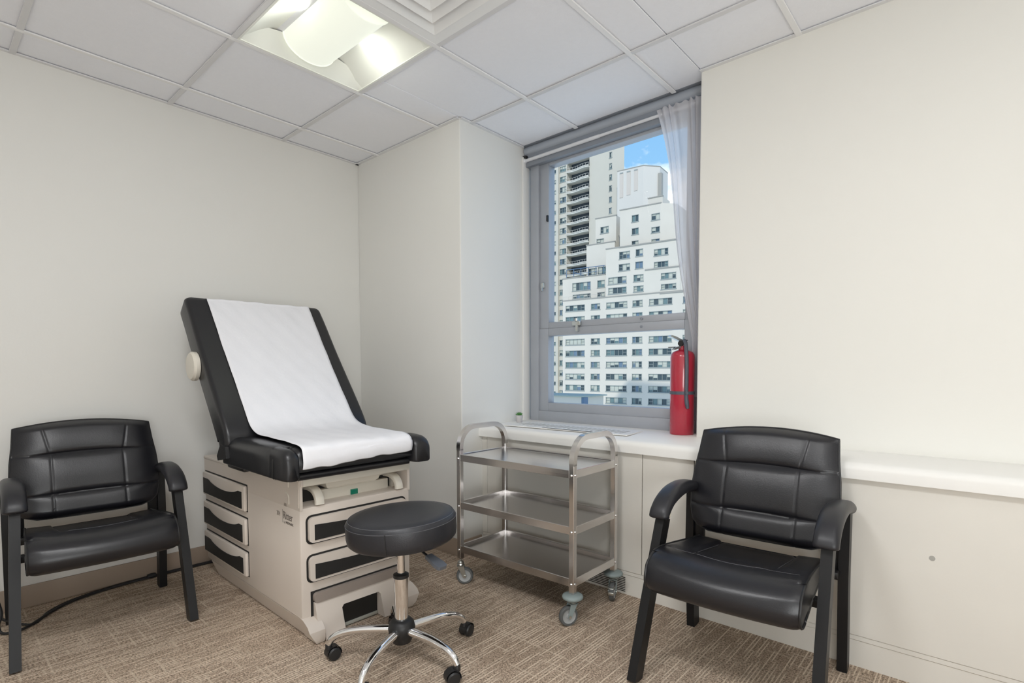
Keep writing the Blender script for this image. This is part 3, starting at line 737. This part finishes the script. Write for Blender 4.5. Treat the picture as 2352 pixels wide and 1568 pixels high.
        rings2 = []
        n = len(path)
        for k, p in enumerate(path):
            a = (Vector(path[min(k+1, n-1)]) - Vector(path[max(k-1, 0)])).normalized(); nrm = Vector((0, -a.z, a.y)).normalized()
            u = k/(n-1); w = .028 + .009*min(1, u/.5); h = .017 + .010*math.sin(math.pi*min(1, u*1.1)*.9)
            if k in (0, n-1): w *= .62; h *= .6
            if k in (1, n-2): w *= .92; h *= .9
            rings2.append([tuple(Vector(p) + Vector((a1, 0, 0)) + nrm*b1) for a1, b1 in rrect(0, 0, w, h, min(w, h)*.9, 4)])
        ao = MB().loft(rings2).obj('armrest', PAD, ch, angle=60)
        if s < 0:
            sx_ = xa + .030
            MB().tube([(sx_, -.374, .577), (sx_+.002, -.388, .564), (sx_-.004, -.402, .554)], [.004, .006, .003], 8).obj('worn_patch', WORN, ao)
    return ch
chair((-1.568, -.168, 0), R(-3.5), 'black leather guest chair standing against the back wall beside the exam table')
chair((.107, -2.688, 0), R(-87.5), 'black leather guest chair in front of the painted ledge beside the steel cart')

# ------------------------------------------------------------------ stool
stl = empty('rolling_stool', (-.905, -1.69, 0), 0, 'round black padded stool on a chrome five-leg base with casters', 'stool')
SM = Tr(.002, -.008, 0) @ Tr(0, 0, .5) @ Matrix.Rotation(R(3.0), 4, Vector((-.6, -.75, 0))) @ Tr(0, 0, -.5)
ss = MB().lathe([(0, .462), (.17, .462), (.190, .466), (.200, .476), (.2035, .495), (.2035, .537), (.2005, .550), (.194, .558), (.192, .5575), (.190, .560), (.16, .566), (.10, .570), (.04, .571), (0, .571)], 72, M=SM).obj('seat', LEATHER2, stl, angle=60)
MB().tube([tuple(SM @ Vector((.1935*math.cos(2*math.pi*k/90), .1935*math.sin(2*math.pi*k/90), .5585))) for k in range(90)], .0013, 5, closed=True).tube([tuple(SM @ Vector((.2030*math.cos(2*math.pi*k/90), .2030*math.sin(2*math.pi*k/90), .543))) for k in range(90)], .0012, 5, closed=True).obj('seam', STITCH, ss)
a0 = R(218)
MB().tube([tuple(SM @ Vector((.2042*math.cos(a0), .2042*math.sin(a0), z))) for z in (.47, .50, .545)], .0016, 6).obj('seam', PLASTB, ss)
MB().box((-.07, -.07, .446), (.07, .07, .463), .004).obj('seat_plate', PLASTB, stl)
MB().lathe([(0, .25), (.0145, .25), (.0145, .455), (0, .455)], 24).obj('gas_piston', CHROME, stl)
MB().lathe([(0, .12), (.0245, .12), (.0255, .30), (.0255, .322), (0, .322)], 28).obj('column', CHROME, stl)
MB().lathe([(0, .318), (.029, .318), (.029, .330), (.018, .336), (0, .336)], 28).obj('collar', PLASTB, stl)
MB().lathe([(0, .070), (.034, .070), (.040, .082), (.047, .10), (.051, .125), (.046, .145), (.034, .158), (0, .158)], 32).obj('hub', PLASTB, stl, angle=60)
lev = MB().tube([(.02, -.02, .452), (.015, -.10, .440), (.012, -.145, .428)], .0045, 8).obj('height_lever', PLASTB, stl)
LM = Matrix.Translation((.013, -.185, .418)) @ Matrix.Rotation(R(17), 4, 'X')
MB().prism([(-.013, -.045), (.013, -.045), (.020, -.040), (.022, -.02), (.014, .04), (-.014, .04), (-.022, -.02), (-.020, -.040)], 'z', -.006, .006, .003, M=LM @ Rot(0, 'Z')).obj('paddle', mat('paddle_grey', (.10, .11, .13), .3), lev)
leg_end = .276
def caster_mesh():
    housing = MB()
    for s in (-1, 1):
        housing.lathe([(0, 0), (.0235, 0), (.0245, .004), (.0245, .014), (.020, .019), (.008, .020), (0, .020)], 24, M=Tr(0, 0, .0245) @ Rot(s*90, 'X') @ Tr(0, 0, .004))
    return housing
hood = MB()
nh = 14
hr0 = [[(.028*math.cos(R(-15) + R(210)*k/nh), s*.018, .0265 + .028*math.sin(R(-15) + R(210)*k/nh)) for k in range(nh+1)] for s in (-1, 1)]
hood.loft([[(p[0], -.0045, p[2]) for p in hr0[0]], [(p[0]*.86, -.0045, .0265 + (p[2]-.0265)*.86) for p in hr0[0]], [(p[0]*.86, .0045, .0265 + (p[2]-.0265)*.86) for p in hr0[0]], [(p[0], .0045, p[2]) for p in hr0[0]]], closed=False, cap=False)
hood.loft([hr0[0], [(p[0], .018, p[2]) for p in hr0[0]]], closed=False, cap=False)
hood.lathe([(0, .045), (.012, .045), (.012, .062), (.009, .068), (0, .068)], 16, M=Tr(.017, 0, 0))
cm_wheel = caster_mesh().mesh('caster_wheel', PLASTB); cm_hood = hood.mesh('caster_hood', PLASTB)
for k, (deg, tw) in enumerate(((133, 40), (205, -30), (277, 60), (349, 200), (61, 15))):
    a = R(deg); c, s = math.cos(a), math.sin(a)
    path = smoothpath([(c*.03, s*.03, .118), (c*.10, s*.10, .119), (c*.17, s*.17, .117), (c*.225, s*.225, .106), (c*.260, s*.260, .088), (c*leg_end, s*leg_end, .064)], 5)
    n = len(path)
    lg = MB().tube(path, [.0165 - .0045*i/(n-1) for i in range(n)], 14).obj('leg', CHROME, stl)
    M = Tr(c*leg_end, s*leg_end, 0) @ Matrix.Rotation(a + R(tw), 4, 'Z') @ Tr(-.017, 0, 0)
    for nm, me in (('caster', cm_hood), ):
        o = bpy.data.objects.new(nm, me); COL.objects.link(o); o.parent = stl; o.matrix_local = M
        w = bpy.data.objects.new('wheel', cm_wheel); COL.objects.link(w); w.parent = o

# ------------------------------------------------------------------ steel cart
ct = empty('utility_cart', (-.266, -2.031, 0), R(1.15), 'three-shelf stainless steel cart on casters under the window', 'cart')
D_, L_ = .369, .721; q = .0125
for (x, y) in ((0, 0), (0, L_), (D_, 0), (D_, L_)):
    xa = x + (q if x == 0 else -q); ya = y + (q if y == 0 else -q)
    MB().box((xa-q, ya-q, .132), (xa+q, ya+q, .70), .0015, 1).obj('post', STEEL, ct)
for y in (q, L_-q):
    r = .10; zt = .807; pts = [(q, y, .69), (q, y, zt-r)]
    pts += [(q + r - r*math.cos(R(a)), y, zt - r + r*math.sin(R(a))) for a in range(12, 91, 13)]
    pts += [(D_ - q - r + r*math.sin(R(a)), y, zt - r + r*math.cos(R(a))) for a in range(0, 91, 13)]
    pts += [(D_ - q, y, zt-r), (D_ - q, y, .69)]
    MB().sqtube(pts, q, q, (0, 1, 0)).obj('handle', STEEL, ct, angle=28)
for z, ap in ((.671, .034), (.427, .034), (.201, .034)):
    sh = empty('shelf', (0, 0, 0)); sh.parent = ct
    lip = .004 if z > .6 else .016
    MB().box((.002, .002, z-lip-.003), (D_-.002, L_-.002, z-lip)).obj('tray', STEEL, sh, smooth=False)
    ra = MB()
    ra.box((.001, 2*q, z-ap), (.004, L_-2*q, z), .0008, 1).box((D_-.004, 2*q, z-ap), (D_-.001, L_-2*q, z), .0008, 1)
    ra.box((2*q, .001, z-ap), (D_-2*q, .004, z), .0008, 1).box((2*q, L_-.004, z-ap), (D_-2*q, L_-.001, z), .0008, 1)
    ra.box((.004, .004, z-.0025), (.016, L_-.004, z), .0008, 1).box((D_-.016, .004, z-.0025), (D_-.004, L_-.004, z), .0008, 1)
    ra.box((.016, .004, z-.0025), (D_-.016, .016, z), .0008, 1).box((.016, L_-.016, z-.0025), (D_-.016, L_-.004, z), .0008, 1)
    ra.obj('rim', STEEL, sh)
    for (x, y, nx, ny) in ((q, 0, 0, -1), (0, q, -1, 0), (D_-q, 0, 0, -1), (D_, q, 1, 0), (0, L_-q, -1, 0)):
        MB().lathe([(.0055, 0), (.0055, .002), (.003, .0045), (0, .005)], 12, M=Tr(x, y, z-.022) @ Vector((nx, ny, 0)).to_track_quat('Z', 'Y').to_matrix().to_4x4()).obj('screw', CHROME, sh)
def cart_caster(x, y, deg, bumper, brake):
    c = empty('caster', (x, y, 0), R(deg)); c.parent = ct
    if bumper: MB().lathe([(0, .112), (.036, .112), (.044, .117), (.046, .123), (.043, .130), (.032, .134), (.014, .136), (0, .136)], 28).obj('bumper', BUMPER, c, angle=60)
    MB().lathe([(0, .094), (.017, .094), (.019, .100), (.015, .106), (.017, .112), (.012, .118), (.006, .122), (.006, .136), (0, .136)], 20).obj('stem', ZINC, c)
    fk = MB()
    for s in (-1, 1): fk.prism([(-.016, .098), (.016, .098), (-.012, .040), (-.022, .032), (-.030, .040)], 'y', s*.0155, s*.018)
    fk.box((-.018, -.018, .094), (.018, .018, .098))
    fk.obj('fork', BUMPER if bumper else ZINC, c)
    wm = Tr(-.021, 0, .043) @ Rot(90, 'X')
    wh = MB().lathe([(.031, -.011), (.040, -.011), (.043, -.006), (.043, .006), (.040, .011), (.031, .011)], 36, M=wm, cap=False).obj('wheel', TYRE, c, angle=50)
    MB().lathe([(0, -.012), (.010, -.012), (.012, -.006), (.028, -.007), (.0325, -.011), (.0325, .011), (.028, .007), (.012, .006), (.010, .012), (0, .012)], 32, M=wm).obj('wheel_core', WHEELC, wh, angle=40)
    MB().lathe([(0, -.021), (.006, -.021), (.006, .021), (0, .021)], 12, M=wm).obj('axle', ZINC, wh)
    if brake:
        MB().box((-.062, -.012, .066), (-.03, .012, .072), .003).box((-.070, -.013, .040), (-.058, .013, .056), .004).obj('brake_pedal', ZINC, c)
cart_caster(q, L_-q, 131, False, False); cart_caster(q, q, -28, True, False); cart_caster(D_-q, q, 20, True, True); cart_caster(D_-q, L_-q, 120, False, False)

# ------------------------------------------------------------------ extinguisher, plant, vent cover, cord
ex = empty('fire_extinguisher', (.508, -2.158, .768), 0, 'red fire extinguisher standing on the ledge at the window edge', 'fire extinguisher')
MB().lathe([(0, 0), (.058, 0), (.0605, .004), (.0605, .392), (.058, .408), (.050, .420), (.036, .427), (.022, .432), (.020, .452), (0, .452)], 40).obj('cylinder', RED, ex, angle=50)
MB().lathe([(0, .445), (.018, .445), (.018, .458), (.014, .462), (.014, .482), (0, .482)], 20).obj('valve', ZINC, ex)
HV = Matrix.Rotation(R(150), 4, 'Z')
MB().prism([(-.012, .478), (.012, .484), (.050, .500), (.074, .505), (.082, .499), (.060, .490), (.012, .470), (-.012, .470)], 'y', -.011, .011, .002, M=HV).obj('lever', ZINC, ex)
MB().prism([(-.010, .452), (.014, .452), (.045, .444), (.058, .436), (.056, .430), (.020, .440), (-.010, .440)], 'y', -.010, .010, .002, M=HV).obj('carry_handle', ZINC, ex)
MB().lathe([(0, 0), (.014, 0), (.014, .012), (0, .012)], 16, M=Tr(0, 0, .464) @ Rot(-90, 'Y') @ Tr(0, 0, .016)).obj('gauge', PLASTB, ex)
MB().tube([(.035, -.01, .482), (.0, .012, .482), (-.02, .02, .482)], .0025, 6).tube([(-.06, .05, .444), (-.02, .02, .446)], .002, 6).obj('safety_pin', PLASTB, ex)
hp = smoothpath([(-.002, -.008, .468), (-.020, -.018, .476), (-.040, -.034, .455), (-.050, -.044, .38), (-.050, -.045, .27), (-.048, -.044, .19), (-.044, -.050, .135)], 5)
MB().tube(hp, [.010]*(len(hp)-7) + [.010, .010, .0105, .011, .010, .009, .008], 12).obj('hose', HOSE, ex)
MB().lathe([(.0608, .205), (.0625, .205), (.0625, .221), (.0608, .221)], 40, cap=False).tube([(-.047, -.040, .213), (-.060, -.052, .213)], .008, 8).obj('strap', HOSE, ex)

pl = empty('succulent_pot', (.43, -1.112, .7665), 0, 'tiny grey concrete pot with a green succulent on the ledge', 'plant')
MB().lathe([(0, 0), (.016, 0), (.019, .006), (.0225, .044), (.0225, .046), (.0195, .046), (.0185, .040), (0, .040)], 24).obj('pot', POT, pl)
MB().lathe([(0, .036), (.0188, .036), (.0188, .041), (0, .042)], 16).obj('soil', SOIL, pl)
for k in range(16):
    a = k*2.4; el = R(30 + 50*(k/15)); r0 = .004
    d = Vector((math.cos(a)*math.cos(el), math.sin(a)*math.cos(el), math.sin(el))); ln = .026
    p0 = Vector((0, 0, .040)) + Vector((d.x, d.y, 0))*r0
    MB().tube([p0, p0 + d*ln*.4, p0 + d*ln*.8, p0 + d*ln], [.0035, .0048, .003, .0006], 6).obj('leaf', SUCC, pl)

vc = empty('vent_cover', (0, 0, .7672), 0, 'white slotted radiator vent cover lying on the window ledge', 'vent cover')
MB().prism([(.225, -1.17), (.445, -1.17), (.475, -1.955), (.255, -1.985)], 'z', 0, .005, .001).obj('panel', SILL, vc, smooth=False)
MB().prism([(.236, -1.45), (.252, -1.45), (.262, -1.80), (.246, -1.80)], 'z', .0045, .0056).obj('opening', DARK, vc, smooth=False)
for k in range(24):
    MB().box((.30, -1.22 - k*.030, .005), (.40, -1.232 - k*.030, .0058)).obj('slot', mat('slot_grey', (.45, .44, .41), .7) if k == 0 else bpy.data.materials['slot_grey'], vc, smooth=False)

cp = [(-1.88, -.20, .07), (-1.893, -.24, .03), (-1.885, -.285, .008), (-1.84, -.30, .0075), (-1.80, -.275, .0075), (-1.72, -.175, .0075), (-1.64, -.105, .0075), (-1.52, -.060, .0075), (-1.40, -.040, .0075), (-1.28, -.034, .0075), (-1.14, -.032, .0075), (-.98, -.036, .0075), (-.85, -.05, .0075)]
cord = empty('power_cord', (0, 0, 0), 0, 'black power cord running along the floor behind the chair at the back wall', 'cord')
MB().tube(smoothpath([(-1.90, -.03, .30), (-1.895, -.10, .16)] + cp, 6), .0055, 8).obj('cable', CABLE, cord)
MB().tube(smoothpath([(-1.90, -.02, .16), (-1.92, -.06, .05)] + [(a - .004, b + .013, .0075) for a, b, c in cp[4:]], 6), .0052, 8).obj('cable', CABLE, cord)
MB().lathe([(0, -.018), (.011, -.018), (.013, 0), (.011, .018), (0, .018)], 12, M=Tr(-1.295, -.030, .012) @ Rot(90, 'Y')).obj('cable_tie', PLASTB, cord)

# ------------------------------------------------------------------ buildings outside
def quadwall(mb, P0, Dv, s0, s1, z0, z1, holes):
    S = sorted({s0, s1} | {v for h in holes for v in h[:2]}); Z = sorted({z0, z1} | {v for h in holes for v in h[2:]})
    S = [v for v in S if s0 <= v <= s1]; Z = [v for v in Z if z0 <= v <= z1]
    pt = lambda s, z: (P0[0] + Dv[0]*s, P0[1] + Dv[1]*s, z)
    for a, b in zip(S[:-1], S[1:]):
        for c, d in zip(Z[:-1], Z[1:]):
            ms, mz = (a+b)/2, (c+d)/2
            if any(h[0] < ms < h[1] and h[2] < mz < h[3] for h in holes): continue
            mb.add([pt(a, c), pt(b, c), pt(b, d), pt(a, d)], [(0, 1, 2, 3)])
def block(parent, name, P0, ang, s0, s1, z0, z1, depth, rects, m, win_par=None, cop=True):
    Dv = (math.cos(R(ang)), math.sin(R(ang))); Nv = (Dv[1], -Dv[0])    # Nv points away from the room
    rects = [(min(a, b), max(a, b), c, d) for a, b, c, d in rects]
    mb = MB(); quadwall(mb, P0, Dv, s0, s1, z0, z1, rects)
    pt = lambda s, d, z: (P0[0] + Dv[0]*s + Nv[0]*d, P0[1] + Dv[1]*s + Nv[1]*d, z)
    for s in (s0, s1): mb.add([pt(s, 0, z0), pt(s, depth, z0), pt(s, depth, z1), pt(s, 0, z1)], [(0, 1, 2, 3)])
    mb.add([pt(s0, 0, z1), pt(s1, 0, z1), pt(s1, depth, z1), pt(s0, depth, z1)], [(0, 1, 2, 3)])
    mb.add([pt(s0, depth, z0), pt(s1, depth, z0), pt(s1, depth, z1), pt(s0, depth, z1)], [(0, 1, 2, 3)])
    w = mb.obj(name, m, parent, smooth=False, fix=False)
    if cop:
        c = MB(); vs = [pt(s, d, z) for s in (s0-.12, s1+.12) for d in (-.15, .35) for z in (z1, z1+.22)]
        c.add(vs, [(0, 1, 3, 2), (4, 6, 7, 5), (0, 4, 5, 1), (2, 3, 7, 6), (0, 2, 6, 4), (1, 5, 7, 3)]); c.obj('coping', COPING, parent, smooth=False)
    for (a, b, c, d) in rects: far_window(parent, pt, a, b, c, d)
    return pt
def far_window(parent, pt, a, b, c, d, kind=None):
    fr = MB(); W_ = b - a
    def bx(sa, sb, za, zb, d0, d1):
        fr.add([pt(s, q_, z) for s in (sa, sb) for q_ in (d0, d1) for z in (za, zb)], [(0, 1, 3, 2), (4, 6, 7, 5), (0, 4, 5, 1), (2, 3, 7, 6), (0, 2, 6, 4), (1, 5, 7, 3)])
    t = .10
    for za, zb in ((c, c+t), (d-t, d)): bx(a, b, za, zb, -.02, .30)
    for sa, sb in ((a, a+t), (b-t, b)): bx(sa, sb, c, d, -.02, .30)
    n = 5 if W_ > 5 else 4 if W_ > 3.2 else 3 if W_ > 2.3 else 2
    edges = [a + W_*k/n for k in range(n+1)]
    for e in edges[1:-1]: bx(e-.045, e+.045, c, d, .12, .28)
    for k in (0, n-1):
        if n > 2: bx(edges[k], edges[k+1], (c+d)/2-.04, (c+d)/2+.04, .12, .28)
    bx(a-.1, b+.1, c-.14, c, -.12, .1)
    w = fr.obj('window', WFRAME, parent, smooth=False, fix=False)
    p = MB(); ci = random.random()
    for k in range(n):
        r = random.random(); mi = 0 if r < .34 else 1 if r < .62 else 2 if r < .86 else 3
        sa, sb = edges[k], edges[k+1]
        p.add([pt(sa, .25, c), pt(sb, .25, c), pt(sb, .25, d), pt(sa, .25, d)], [(0, 1, 2, 3)], mi=mi)
        if random.random() < .35:
            hh = c + (d-c)*random.uniform(.35, .7)
            p.add([pt(sa, .22, hh), pt(sb, .22, hh), pt(sb, .22, d), pt(sa, .22, d)], [(0, 1, 2, 3)], mi=2)
    p.obj('pane', [G1, G2, G3, G4], w, smooth=False, fix=False)

A0 = (114.34, 68.73)
bA = empty('apartment_building', (0, 0, 0), 0, 'white stepped apartment block with rows of wide windows across the street', 'building')
cols = ((12.87, 7.12), (5.35, 2.73), (1.02, -4.67), (-6.04, -8.64), (-10.29, -15.97))
zr = (16.40, 13.42, 10.45, 7.55, 4.55, 1.53, -1.50, -4.44, -7.46)
rects = [(a, b, z, z+1.54) for z in zr for a, b in cols]
rects += [(a - 6.5*k, b - 6.5*k, z, z+1.54) for z in zr for k, (a, b) in ((1, (-12.0, -14.5)), (2, (-12.0, -16.5)))]
block(bA, 'wall', A0, 96, -32.0, 13.70, -20.0, 19.20, 14, rects, FACADE)
rr = [(0.52, -4.42, 22.35, 24.1), (0.5, -4.44, 19.95, 21.5), (-6.24, -8.81, 22.42, 24.1), (-6.27, -8.84, 19.95, 21.4), (-13.15, -16.82, 22.32, 23.8), (-13.19, -16.86, 19.95, 21.2), (-2.4, -5.28, 28.3, 30.1), (-2.3, -5.31, 25.4, 27.1), (-6.75, -8.64, 28.46, 30.2), (-6.66, -8.67, 25.5, 27.2), (-11.38, -14.88, 28.0, 29.6), (-11.41, -14.92, 25.2, 26.6)]
block(bA, 'wall', A0, 96, -17.9, 1.15, 19.2, 31.2, 14, rr, FACADE)
block(bA, 'wall', A0, 96, -20.6, -17.85, 19.2, 25.6, 14, [], FACADE)
A1 = (116.5, 70.07)
tp = block(bA, 'wall', A1, 96, -13.2, -2.60, 31.2, 40.9, 10, [(-5.76, -7.59, 37.5, 39.2), (-5.79, -7.62, 34.4, 36.0), (-5.8, -7.6, 31.7, 32.9), (-10.84, -13.0, 37.1, 38.7), (-10.87, -13.0, 34.1, 35.5), (-10.9, -13.0, 31.7, 32.6)], FACADE)
ch2 = MB()
z0_, z1_ = 31.2, 40.9
ch2.add([tp(-13.2, 0, z0_), tp(-16.2, 2.6, z0_), tp(-16.2, 2.6, z1_), tp(-13.2, 0, z1_), tp(-16.2, 10, z0_), tp(-16.2, 10, z1_), tp(-13.2, 10, z1_)], [(0, 1, 2, 3), (1, 4, 5, 2), (3, 2, 5, 6)])
ch2.obj('corner_wall', FACADE, bA, smooth=False, fix=False)
block(bA, 'penthouse', (118.6, 71.4), 96, -13.9, -10.2, 40.9, 43.2, 5, [], FACADE)
block(bA, 'wall', (116.9, 70.3), 96, 1.15, 14.1, 19.2, 25.5, 9, [(11.11, 5.58, 22.05, 24.2), (3.66, 1.5, 22.3, 24.2), (10.97, 5.56, 20.0, 21.1), (3.65, 1.5, 20.0, 21.1)], FACADE)
block(bA, 'wall', (118.6, 71.3), 96, -1.2, 7.02, 25.5, 34.0, 9, [(6.5, 3.9, 25.7, 27.9), (3.6, 1.3, 25.7, 28.0), (1.0, -1.0, 26.1, 28.4)], FACADE)
block(bA, 'wall', (120.2, 72.2), 96, -1.5, 4.5, 34.0, 41.1, 9, [(3.07, 0.64, 37.04, 38.76), (4.2, 2.02, 34.4, 35.75)], FACADE)
# terrace pergola and railings
tpz = lambda s, d, z, P=(116.9, 70.3): (P[0] + math.cos(R(96))*s + math.sin(R(96))*d, P[1] + math.sin(R(96))*s - math.cos(R(96))*d, z)
pg = MB()
for s in (13, 10.8, 8.6, 6.4, 4.2, 2.0): pg.tube([tpz(s, .2, 25.5), tpz(s, .2, 27.9)], .09, 6)
pg.tube([tpz(13, .2, 27.9), tpz(1.5, .2, 27.9)], .10, 6).tube([tpz(13.5, .1, 26.6), tpz(1.3, .1, 26.6)], .06, 6).tube([tpz(11, .2, 27.2), tpz(8, .6, 26.0)], .09, 6)
pg.obj('terrace_pergola', STEELB, bA)
for P, s0, s1, z in ((A0, 13.7, 1.2, 19.4), (A0, -9.0, -17.8, 25.9)):
    rl = MB(); f = lambda s, d, zz, P=P: (P[0] + math.cos(R(96))*s + math.sin(R(96))*d, P[1] + math.sin(R(96))*s - math.cos(R(96))*d, zz)
    rl.tube([f(s0, .3, z+.9), f(s1, .3, z+.9)], .04, 5)
    for k in range(9): s = s0 + (s1-s0)*k/8; rl.tube([f(s, .3, z), f(s, .3, z+.9)], .035, 5)
    rl.obj('terrace_railing', RAIL, bA)
for z, s0, s1 in ((31.25, -2.4, -17.9), (25.0, -9.2, -18.2), (19.1, -13.0, -20.6)):
    pt_ = lambda s, d, zz: (A0[0] + math.cos(R(96))*s + math.sin(R(96))*d, A0[1] + math.sin(R(96))*s - math.cos(R(96))*d, zz)
    m = MB(); m.add([pt_(s, d, zz) for s in (s0, s1) for d in (-.22, .1) for zz in (z-.1, z+.1)], [(0, 1, 3, 2), (4, 6, 7, 5), (0, 4, 5, 1), (2, 3, 7, 6), (0, 2, 6, 4), (1, 5, 7, 3)])
    m.obj('string_course', COPING, bA, smooth=False)

struct(MB().box((-40, -60, -20), (-8, -14.4, 114)).obj('outer_building', FACADE, smooth=False), 'tower of this building outside the frame whose shade falls on the block across the street')
# tall balcony tower
T0 = (140.88, 95.17)
bT = empty('balcony_tower', (0, 0, 0), 0, 'tall cream apartment tower with stacked balconies behind the white block', 'building')
pt = lambda s, d, z: (T0[0] + d, T0[1] + s, z)
def tbox(mb, s0, s1, d0, d1, z0, z1, mi=0):
    mb.add([pt(s, d, z) for s in (s0, s1) for d in (d0, d1) for z in (z0, z1)], [(0, 1, 3, 2), (4, 6, 7, 5), (0, 4, 5, 1), (2, 3, 7, 6), (0, 2, 6, 4), (1, 5, 7, 3)], mi=mi); return mb
FL = 3.33; zb = 64.9
floors = [zb - FL*k for k in range(-3, 24)]
slots = [(-10.45, -9.45, z + .55, z + 2.3) for z in floors]
mb = MB(); quadwall(mb, T0, (0, 1), -14.68, -2.48, -15, 80, slots)
mb.add([pt(-14.68, 0, -15), pt(-8.2, 9, -15), pt(-8.2, 9, 80), pt(-14.68, 0, 80)], [(0, 1, 2, 3)])
mb.add([pt(-14.68, 0, 80), pt(25, 0, 80), pt(25, 9, 80), pt(-8.2, 9, 80)], [(0, 1, 2, 3)])
mb.obj('blank_wall', TOWER, bT, smooth=False, fix=False)
for a, b, c, d in slots: 
    if c > 20: far_window(bT, pt, a, b, c, d)
tbox(MB(), -2.48, 6.34, 2.2, 2.4, -15, 80).obj('recess_wall', RECESS_SHADE, bT, smooth=False)
tbox(MB(), -2.48, -2.2, 0, 2.4, -15, 80).obj('side_wall', TOWER, bT, smooth=False)
wl = [(6.6, 9.4, z + .75, z + 2.55) for z in floors]
wn = [(10.9, 12.6, z + .9, z + 2.1) for z in floors]
mb = MB(); quadwall(mb, T0, (0, 1), 6.34, 25, -15, 80, wl + wn); mb.obj('window_wall', TOWER, bT, smooth=False, fix=False)
for a, b, c, d in wl + wn: far_window(bT, pt, a, b, c, d)
tbox(MB(), 9.55, 10.45, -.7, 0, -15, 80).obj('fin', TOWER, bT, smooth=False)
tbox(MB(), 6.2, 6.5, -.5, 2.3, -15, 80).obj('fin', TOWER, bT, smooth=False)
for z in floors:
    s_ = MB(); n = 16
    fr = [(-2.3 + 8.7*k/n, -.55 - .35*math.sin(k/n*2*math.pi*1.0 + .4)) for k in range(n+1)]
    s_.loft([[pt(s, d, z-.28) for s, d in fr] + [pt(6.4, 2.2, z-.28), pt(-2.3, 2.2, z-.28)], [pt(s, d, z) for s, d in fr] + [pt(6.4, 2.2, z), pt(-2.3, 2.2, z)]])
    b = s_.obj('balcony_slab', BALC, bT, smooth=False)
    r_ = MB()
    r_.tube([pt(s, d+.08, z+1.1) for s, d in fr], .05, 5); 
    for s, d in fr[::2]: r_.tube([pt(s, d+.08, z), pt(s, d+.08, z+1.1)], .04, 5)
    r_.loft([[pt(s, d+.1, z+.12) for s, d in fr], [pt(s, d+.1, z+.45) for s, d in fr]], cap=False, closed=False)
    r_.obj('railing', RAIL, b, smooth=False, fix=False)

# ribbed tower
bR = empty('ribbed_tower', (0, 0, 0), 0, 'pale windowless tower with vertical ribs rising between the two apartment buildings', 'building')
R0 = (137.64, 76.2)
rp = lambda s, d, z: (R0[0] + math.cos(R(96))*s + math.sin(R(96))*d, R0[1] + math.sin(R(96))*s - math.cos(R(96))*d, z)
m = MB()
foot = [(4.45, 0), (-3.65, 0), (-7.2, 3.6), (-7.2, 10), (-1, 10), (4.3, 1.5)]
m.loft([[rp(a, b, 20) for a, b in foot], [rp(a, b, 59.1) for a, b in foot]]); m.obj('wall', FACADE2, bR, smooth=False)
m = MB(); m.loft([[rp(a, b, 59.1) for a, b in foot], [rp(a*1.01, b-.1, 59.4) for a, b in foot]]); m.obj('coping', COPING, bR, smooth=False)
for s0, s1, zb_ in ((3.6, 2.6, 51.4), (1.42, .3, 51.8), (-.87, -1.9, 52.6)):
    m = MB(); m.add([rp(s, d, z) for s in (s0, s1) for d in (-.12, .3) for z in (zb_, 58.5)], [(0, 1, 3, 2), (4, 6, 7, 5), (0, 4, 5, 1), (2, 3, 7, 6), (0, 2, 6, 4), (1, 5, 7, 3)]); m.obj('rib', RIBM, bR, smooth=False)
    m = MB(); m.add([rp(s, d, z) for s in (s0, s1) for d in (-.2, .3) for z in (58.3, 58.6)], [(0, 1, 3, 2), (4, 6, 7, 5), (0, 4, 5, 1), (2, 3, 7, 6), (0, 2, 6, 4), (1, 5, 7, 3)]); m.obj('vent_slot', WFRAME, bR, smooth=False)
m = MB(); m.add([rp(s, d, z) for s in (-6.9, -7.9) for d in (3.0, 4.2) for z in (48, 57.3)], [(0, 1, 3, 2), (4, 6, 7, 5), (0, 4, 5, 1), (2, 3, 7, 6), (0, 2, 6, 4), (1, 5, 7, 3)]); m.obj('chimney', COPING, bR, smooth=False)
# low roof
lw = empty('low_roof_building', (0, 0, 0), 0, 'low white rooftop block with a green edge in front of the white apartments', 'building')
lp = lambda s, d, z: (62.9 + d, 43.68 + s, z)
def lbox(s0, s1, d0, d1, z0, z1):
    m = MB(); m.add([lp(s, d, z) for s in (s0, s1) for d in (d0, d1) for z in (z0, z1)], [(0, 1, 3, 2), (4, 6, 7, 5), (0, 4, 5, 1), (2, 3, 7, 6), (0, 2, 6, 4), (1, 5, 7, 3)]); return m
lbox(-2.0, 8, 0, 6, -14, -2.95).obj('wall', FACADE, lw, smooth=False)
lbox(-2.5, 8, -.3, 6.3, -2.95, -2.78).obj('roof', GREEN, lw, smooth=False)
lbox(-2.5, -2.0, .02, 1.0, -14, -2.98).obj('side_panel', STEELB, lw, smooth=False)
